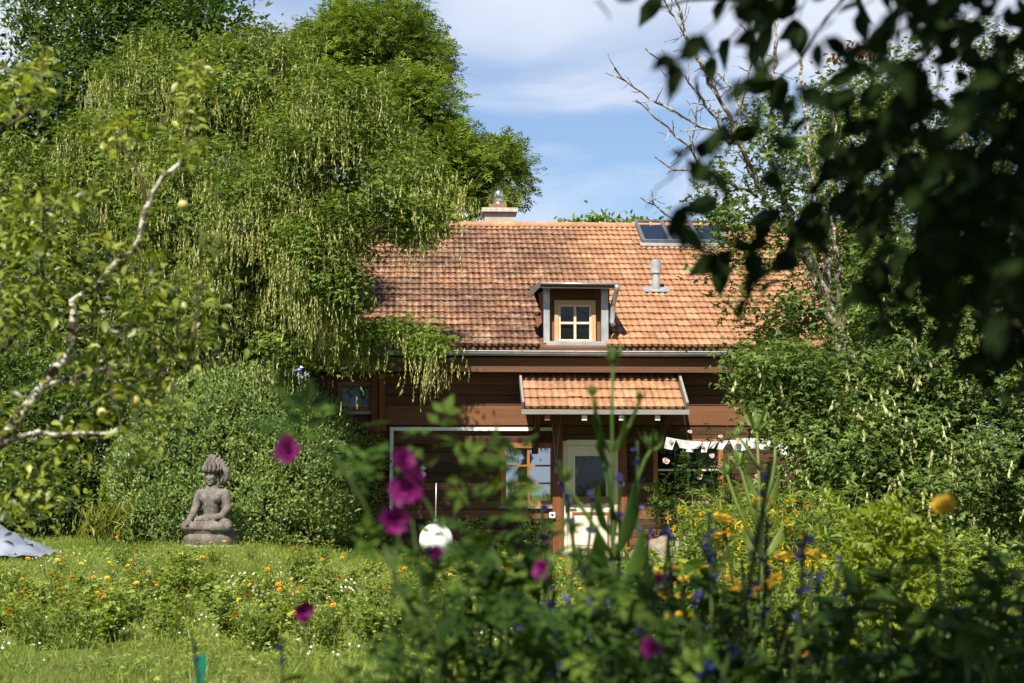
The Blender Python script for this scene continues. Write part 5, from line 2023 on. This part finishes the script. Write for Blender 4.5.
# ---- overhanging tree above the camera: trunk to the right, crown overhead, sprays hanging into view
ob = np.array([3.6, 1.6, 0.0])
over = thing('overhanging_tree', 'shaded broadleaf tree whose dark blurred leaves hang into the upper right of the view', 'tree', tuple(ob))
cl = [(3.0, 2.2, 5.6, 2.4, 2.2, 1.5), (1.3, 1.0, 4.9, 1.9, 1.8, 1.1), (4.4, 3.2, 5.2, 1.9, 1.7, 1.4), (2.6, -.8, 5.2, 2.2, 1.8, 1.4), (5.0, 1.0, 5.4, 1.8, 1.9, 1.5), (.2, .4, 4.6, 1.1, 1.3, .8), (2.6, 3.6, 5.4, 1.6, 1.2, 1.0),
      (1.5, -3.0, 5.0, 2.6, 2.2, 1.6), (4.6, -2.6, 4.6, 2.4, 2.2, 1.8), (3.4, -1.2, 2.9, 1.3, 1.2, .7), (5.2, .4, 3.0, 1.2, 1.2, .8), (-.6, -2.2, 4.4, 1.8, 1.6, 1.1),  # unseen rear and low lobes, added to block sky and darken pane reflections
      (1.7, 3.2, 5.3, 1.5, 1.4, .8)]  # forward lobe added out of view to shade the near bed
cl = [(a_ - ob[0], b_ - ob[1], c_, d_, e_, f_) for a_, b_, c_, d_, e_, f_ in cl]
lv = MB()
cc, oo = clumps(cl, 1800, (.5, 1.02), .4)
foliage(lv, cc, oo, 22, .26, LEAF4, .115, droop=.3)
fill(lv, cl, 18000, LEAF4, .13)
limbs(over, (0, 0, -.1), (-.2, .1, 3.6), [(q_[0], q_[1], q_[2]) for q_ in cl], .17, M['bark'])
sprays = []
for px, py, r_, n in ((592, 6, 12, 3), (655, 20, 26, 4), (700, 10, 30, 7), (735, 28, 30, 8), (770, 8, 30, 7), (735, 52, 24, 5), (668, 80, 14, 3), (690, 92, 10, 2), (810, 8, 36, 9), (860, 10, 36, 10),
                      (915, 10, 36, 10), (970, 12, 36, 10), (1015, 30, 30, 8), (935, 45, 30, 7), (980, 62, 22, 5), (1010, 95, 22, 5), (890, 95, 30, 7), (850, 130, 34, 8), (800, 165, 32, 8), (760, 180, 26, 6),
                      (830, 195, 36, 10), (880, 180, 40, 12), (930, 170, 34, 9), (985, 190, 34, 9), (1020, 180, 26, 8), (870, 235, 40, 13), (920, 240, 42, 14), (975, 245, 42, 14), (1020, 250, 36, 12), (840, 255, 26, 7),
                      (905, 290, 42, 13), (955, 305, 42, 14), (1005, 310, 42, 14), (935, 350, 34, 10), (985, 360, 36, 11), (1022, 380, 36, 10), (745, 285, 18, 4), (775, 305, 16, 3), (722, 270, 12, 2),
                      (735, 305, 10, 2), (662, 225, 24, 4), (685, 238, 12, 2), (715, 215, 20, 4), (645, 210, 10, 2), (820, 300, 16, 3), (985, 140, 20, 4), (1024, 500, 18, 3), (960, 90, 24, 5), (905, 140, 26, 6)):
    sprays += [(px, py, r_, n)]
sprays = sprays + [(px + 14, py - 8, r_ * 1.1, n) for px, py, r_, n in sprays if px > 880 and 200 < py < 320]
sprays += [(px, py, 34, 5) for px in range(850, 1040, 38) for py in range(185, 330, 36)] + [(px, py, 26, 6) for px in range(740, 1040, 44) for py in (0,)] + [(1000, 345, 30, 10), (1015, 400, 30, 10), (965, 330, 30, 10)]
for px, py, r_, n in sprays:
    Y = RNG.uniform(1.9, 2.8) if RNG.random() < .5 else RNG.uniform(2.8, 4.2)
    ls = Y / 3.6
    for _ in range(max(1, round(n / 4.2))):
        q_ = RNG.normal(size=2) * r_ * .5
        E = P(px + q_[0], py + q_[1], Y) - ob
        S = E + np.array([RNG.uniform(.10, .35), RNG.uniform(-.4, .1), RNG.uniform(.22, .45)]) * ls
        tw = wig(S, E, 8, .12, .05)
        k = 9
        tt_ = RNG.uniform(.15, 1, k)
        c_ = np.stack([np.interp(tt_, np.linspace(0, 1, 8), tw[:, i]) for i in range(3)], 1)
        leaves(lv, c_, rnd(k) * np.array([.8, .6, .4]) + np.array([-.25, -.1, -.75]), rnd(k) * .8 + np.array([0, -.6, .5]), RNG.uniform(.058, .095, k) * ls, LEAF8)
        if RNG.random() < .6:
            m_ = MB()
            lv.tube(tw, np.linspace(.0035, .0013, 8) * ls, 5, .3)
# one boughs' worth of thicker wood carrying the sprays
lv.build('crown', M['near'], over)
for pts, ra, rb in ((((1120, -90), (1000, -20), (880, -8), (760, -4), (640, 8)), 9, 2), (((1150, 120), (1040, 150), (940, 165), (830, 150)), 9, 2),
                    (((1150, 260), (1040, 235), (940, 225), (860, 240)), 8, 2), (((1150, 320), (1050, 335), (960, 330)), 7, 2)):
    traced(over, ob, 'branch', pts, ra, rb, M['bark'], 3.6, jit=.01)

# ---- purple roses close to the camera
RY_ = 3.0
rb_ = np.array([-.10, RY_, 0.0])
purp = thing('rose_bush', 'out-of-focus rose bush with purple double blooms close to the camera', 'rose bush', tuple(rb_))
flowers = ((289, 452, 15, 2.9), (404, 462, 13, 3.0), (408, 490, 16, 3.0), (396, 520, 16, 2.95), (437, 555, 9, 3.1), (543, 569, 10, 3.2), (650, 649, 13, 3.0), (304, 612, 10, 3.4), (413, 476, 12, 3.05), (659, 579, 5, 3.6))
st = MB()
for px, py, r_, Y in flowers:
    c_ = P(px, py, Y) - rb_
    f = MB()
    rose_head(f, c_, (RNG.uniform(-.6, .6), -.9, RNG.uniform(-.2, .6)), r_ * 1.08 * Y / FPX)
    f.build('bloom', M['purple'], purp, True)
    if px < 300 and py < 500:
        st.tube(np.array([P(a_, b2, Y) for a_, b2 in ((384, 545), (362, 500), (338, 462), (312, 446), (292, 450))]) - rb_, np.linspace(.004, .002, 5), 6)
    else:
        st.tube(wig((c_[0] * .35 + RNG.normal() * .04, RNG.normal() * .05, .02), c_ + np.array([.0, .015, -.004]), 9, .14), np.linspace(.004, .0018, 9), 6)
st.tube(np.array([P(px, py, 3.05) for px, py in ((384, 545), (400, 590), (425, 630), (460, 690), (480, 760))]) - rb_, np.linspace(.004, .007, 5), 6)
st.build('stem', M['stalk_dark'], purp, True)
lv = MB()
for px, py, r_, n in ((322, 436, 20, 7), (345, 468, 18, 7), (305, 430, 8, 3), (428, 440, 16, 5), (465, 455, 24, 8), (495, 470, 24, 8), (400, 560, 30, 8), (355, 552, 18, 4), (470, 530, 30, 9), (520, 520, 26, 8),
                      (480, 580, 40, 14), (540, 590, 44, 16), (430, 610, 40, 14), (470, 640, 44, 20), (540, 650, 50, 24), (600, 640, 46, 20), (410, 665, 36, 14), (350, 680, 22, 5), (560, 540, 20, 5), (620, 590, 30, 8), (660, 665, 40, 16)):
    c_ = pix(px, py, r_, n, RY_ + .35, .22) - rb_
    leaves(lv, c_, rnd(n) * np.array([1, .7, .5]), np.array([0, -.3, 1.0]) + rnd(n) * .4, RNG.uniform(.075, .12, n), ROSE5)
lv.build('foliage', M['rosel'], purp)


# ---- teasels
def teasel(label, base_px, Y, stems, leaf_px, mat='teasel', sw=1.0):
    b_ = P(base_px, 600, Y)
    b_[2] = float(ground(b_[0], Y))
    root = thing('teasel', label, 'plant', tuple(b_), 0, None)
    st, lf = MB(), MB()
    for pts, hr in stems:
        w = np.array([P(x, y, Y) if y < 9000 else np.array([b_[0], Y, b_[2]]) for x, y in pts]) - b_
        st.tube(w, np.linspace(2.6, 1.5, len(w)) * sw * Y / FPX, 7)
        hd = MB()
        c_ = w[-1]
        h_ = hr * Y / FPX
        hd.ball(c_ + np.array([0, 0, h_ * .8]), (h_ * .55, h_ * .55, h_), 12)
        k = 90
        d = unit(rnd(k))
        leaves(hd, c_ + np.array([0, 0, h_ * .8]) + d * np.array([.55, .55, 1]) * h_ * .95, d + np.array([0, 0, .35]), rnd(k), h_ * .5, (SLIM4[0] * np.array([.6, 1, 1]), SLIM4[1]))
        hd.build('seed_head', M[mat], root)
        br_ = MB()
        k = 8
        an = np.arange(k) * .785 + RNG.random()
        leaves(br_, np.tile(c_, (k, 1)), np.stack([np.cos(an), np.sin(an), RNG.uniform(.4, 1.6, k)], 1), np.tile([0, 0, 1.0], (k, 1)) + np.stack([np.cos(an), np.sin(an), an * 0], 1) * -.5,
               h_ * RNG.uniform(1.6, 3.6, k), (LEAF8[0] * np.array([.26, 1, -1]), LEAF8[1]))
        br_.build('bract', M[mat], root, True)
    for (x0, y0, x1, y1, wd) in leaf_px:
        a_, e_ = P(x0, y0, Y) - b_, P(x1, y1, Y - .08) - b_
        lf = MB()
        leaves(lf, a_[None], (e_ - a_)[None], np.array([[0, -.8, .7]]), np.linalg.norm(e_ - a_), (LEAF8[0] * np.array([wd * .62, 1, -1.2]), LEAF8[1]))
        lf.build('leaf', M[mat], root, True)
    st.build('stem', M[mat], root, True)
    return root


teasel('tall teasel in front of the door, its highest green head over the porch tiles', 614, 4.6,
       [(((618, 9999), (616, 700), (615, 600), (613, 500), (612, 420), (613, 362)), 8),
        (((614, 520), (606, 470), (600, 430), (594, 404), (592, 395)), 5),
        (((615, 560), (590, 520), (570, 490), (566, 480)), 6), (((616, 560), (630, 500), (645, 460), (652, 448)), 7),
        (((613, 450), (630, 425), (638, 405), (640, 400)), 4)],
       [(612, 455, 585, 395, .42), (613, 455, 632, 408, .42), (612, 470, 590, 425, .4), (614, 540, 588, 480, .5), (614, 560, 645, 470, .5), (616, 600, 586, 520, .75), (616, 600, 655, 520, .6), (617, 640, 575, 570, .7), (617, 640, 660, 560, .75),
        (652, 450, 668, 440, .3), (566, 482, 556, 462, .35)])
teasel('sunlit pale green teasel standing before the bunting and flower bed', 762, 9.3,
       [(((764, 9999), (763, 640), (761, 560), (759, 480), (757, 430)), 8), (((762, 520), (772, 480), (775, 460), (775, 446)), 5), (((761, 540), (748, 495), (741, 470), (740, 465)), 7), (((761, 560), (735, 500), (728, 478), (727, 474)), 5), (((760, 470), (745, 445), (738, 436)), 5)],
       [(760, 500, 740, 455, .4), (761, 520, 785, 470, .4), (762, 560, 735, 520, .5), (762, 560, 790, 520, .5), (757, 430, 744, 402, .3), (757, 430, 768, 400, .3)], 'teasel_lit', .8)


# ---- viper's bugloss: blue spikes
def bugloss(seed):
    random.seed(seed)
    root = thing('blue_flowering_plant', 'x', 'plant')
    st, lf = MB(), MB()
    for i in range(4):
        an = random.random() * 6.28
        top = np.array([math.cos(an) * random.uniform(.02, .16), math.sin(an) * random.uniform(.02, .16), random.uniform(.72, 1.0)])
        q_ = stem_to(st, (top[0] * .2, top[1] * .2, 0), top, .006, .003, .08)
        n = 13
        tt_ = RNG.uniform(.45, 1, n)
        c_ = np.stack([np.interp(tt_, np.linspace(0, 1, 6), q_[:, j]) for j in range(3)], 1)
        f = MB()
        f.tube(q_[2:], .0035, 5, .2, 1)
        d = rnd(n) * np.array([1, 1, .3]) + np.array([0, 0, .5])
        for s_ in (-.5, 0, .5):
            leaves(f, c_, d + rnd(n) * .35, rnd(n), .017, (LEAF4[0] * np.array([1.3, 1, 1]), LEAF4[1]))
        f.build('flower_spike', [M['blue'], M['stalk_dark']], root)
        tt_ = RNG.uniform(.02, .7, 26)
        c_ = np.stack([np.interp(tt_, np.linspace(0, 1, 6), q_[:, j]) for j in range(3)], 1)
        leaves(lf, c_, rnd(26) * np.array([1, 1, .2]) + np.array([0, 0, .4]), rnd(26) * .3 + np.array([0, -.3, 1]), RNG.uniform(.05, .13, 26), SLIM4)
    st.build('stem', M['stalk_dark'], root)
    lf.build('foliage', M['rosel'], root)
    return root


def put_tops(protos, lst, h, y0, y1, label, group):
    """Copies whose tops (at height h before scaling) stand at given pixels, depth between y0 and y1."""
    for i, (px, py) in enumerate(lst):
        Y = RNG.uniform(y0, y1)
        t_ = P(px, py, Y)
        gz_ = float(ground(t_[0], Y))
        s_ = max(.3, (t_[2] - gz_) / h)
        loc, rz_ = (t_[0], Y, gz_), RNG.random() * 6.28
        k = i % len(protos)
        if i < len(protos):
            o = protos[k]
            o.location, o.rotation_euler, o.scale = loc, (0, 0, rz_), (s_, s_, s_)
            o['label'], o['group'] = label, group
        else:
            copy_thing(protos[k], loc, rz_, s_, label)


def near_spots(lst, h):
    """Ground spots for plants of height h whose tops appear at (px, py)."""
    out = []
    for px, py in lst:
        best = min(np.linspace(2.6, 11, 180), key=lambda Y: abs(P(px, py, Y)[2] - (float(ground(P(px, py, Y)[0], Y)) + h)))
        out.append((P(px, py, best)[0], best))
    return out


bg_ = [bugloss(1), bugloss(2)]
put_tops(bg_, ((598, 440), (640, 452), (612, 500), (700, 480), (716, 492), (752, 528), (560, 585), (630, 560), (725, 600), (800, 560), (520, 600), (236, 652), (272, 660), (300, 655)),
         .92, 3.3, 5.2, 'blurred plant with dark blue flower spikes among the near garden plants', 'blue flower spikes near the camera')


# ---- yellow flat-headed yarrow
def yarrow(seed):
    random.seed(seed)
    root = thing('yarrow', 'x', 'plant')
    st, lf = MB(), MB()
    for i in range(3):
        an = random.random() * 6.28
        top = np.array([math.cos(an) * random.uniform(.04, .16), math.sin(an) * random.uniform(.04, .16), random.uniform(.7, .9)])
        q_ = stem_to(st, (top[0] * .2, top[1] * .2, 0), top - np.array([0, 0, .03]), .006, .004, .08)
        f = MB()
        n = 60
        tl_ = random.uniform(-.5, .5)
        rr, aa = random.uniform(.024, .040) * np.sqrt(RNG.random(n)), RNG.random(n) * 6.283
        c_ = top + np.stack([rr * np.cos(aa), rr * np.sin(aa), -rr ** 2 * 4 + RNG.normal(size=n) * .004 + tl_ * rr * np.cos(aa)], 1)
        leaves(f, c_, rnd(n) * np.array([1, 1, .1]), np.array([0, 0, 1.0]) + rnd(n) * .25, .014, DISC)
        for k_ in range(6):
            f.tube([top - np.array([0, 0, .03]), top + np.array([.03 * math.cos(k_), .03 * math.sin(k_), -.006])], .0015, 4, mi=1)
        f.build('flower_head', [M['mustard'], M['stalk_dark']], root)
        tt_ = RNG.uniform(.02, .8, 22)
        c_ = np.stack([np.interp(tt_, np.linspace(0, 1, 6), q_[:, j]) for j in range(3)], 1)
        leaves(lf, c_, rnd(22) * np.array([1, 1, .2]) + np.array([0, 0, .5]), rnd(22) * .3 + np.array([0, -.3, 1]), RNG.uniform(.05, .12, 22), PINN)
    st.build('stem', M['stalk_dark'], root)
    lf.build('foliage', M['rosel'], root)
    return root


put_tops([yarrow(1), yarrow(2)], ((735, 525), (700, 540), (760, 540), (715, 540), (657, 590), (772, 615), (740, 605), (650, 530)), .82, 4.6, 6.6,
    'yarrow with flat yellow flower heads in the near right bed', 'yellow yarrow in the near right bed')

# ---- dense leafy plants along the bottom right, in the shade of the overhanging tree
dk = [leafy(s_, M['rosel'], .8, .22, 15, .060, 34, 'shade_plant', wide=w_, stem='stalk_dark') for s_, w_ in ((91, 1.2), (92, .8), (93, 1.5))]
lst = [(RNG.uniform(600, 1040), RNG.uniform(575, 690)) for _ in range(34)] + [(RNG.uniform(420, 640), RNG.uniform(640, 700)) for _ in range(16)]
lst = [(a_, max(b_, 640 - (a_ - 600) * .18) if a_ < 1000 else b_) for a_, b_ in lst]
put_tops(dk, lst, .85, 3.0, 5.6, 'dark leafy plant in the shaded thicket along the bottom right', 'dark plants in the shaded thicket')

dk2 = [leafy(s_, M['rosel'], .9, .2, 13, .085, 26, 'tall_shade_plant', wide=w_, stem='stalk_dark') for s_, w_ in ((94, 1.0), (95, .6))]
put_tops(dk2, ((1012, 540), (960, 585), (1000, 570), (925, 590), (690, 560), (540, 580), (510, 570), (640, 590), (600, 620), (470, 575), (860, 590), (760, 600)), .95, 3.2, 5.5,
         'tall dark blurred plant standing over the shaded thicket near the camera', 'tall dark plants near the camera')

# ---- sunlit lime-green shrub
lb = P(890, 560, 10.2)
tree('lime_shrub', 'bright lime-green young shrub catching the sun in front of the laburnum', 'shrub',
     [PL(875, 540, 10.2, 28, .22, 34), PL(905, 530, 10.2, 28, .22, 30), PL(890, 580, 10.1, 44, .28, 40), PL(865, 600, 10.0, 30, .2, 30)],
     (lb[0], 10.2, float(ground(lb[0], 10.2))), (lb[0], 10.2, .6), .018, M['lime'], M['bark'], 170, 14, .05, LEAF4, .055, droop=.0, inner=150, limbtargets=4, gap=.2, gf=4)

# ---- single tall yellow daisy near the right edge
yb_ = P(944, 505, 3.6)
yd = thing('tall_daisy', 'single tall yellow-orange daisy, blurred, near the right edge', 'flower', (yb_[0], 3.6, 0))
m_ = MB()
m_.tube(wig((.02, 0, -.02), (0, 0, yb_[2]), 8, .05), np.linspace(.006, .003, 8), 6)
m_.build('stem', M['stalk_dark'], yd, True)
m_ = MB()
daisy(m_, (0, 0, yb_[2]), (-.3, -.7, .7), .032, 14, 2)
m_.ball((0, -.004, yb_[2] + .004), (.012, .012, .010), 8, .2)
m_.build('flower', M['mustard'], yd)
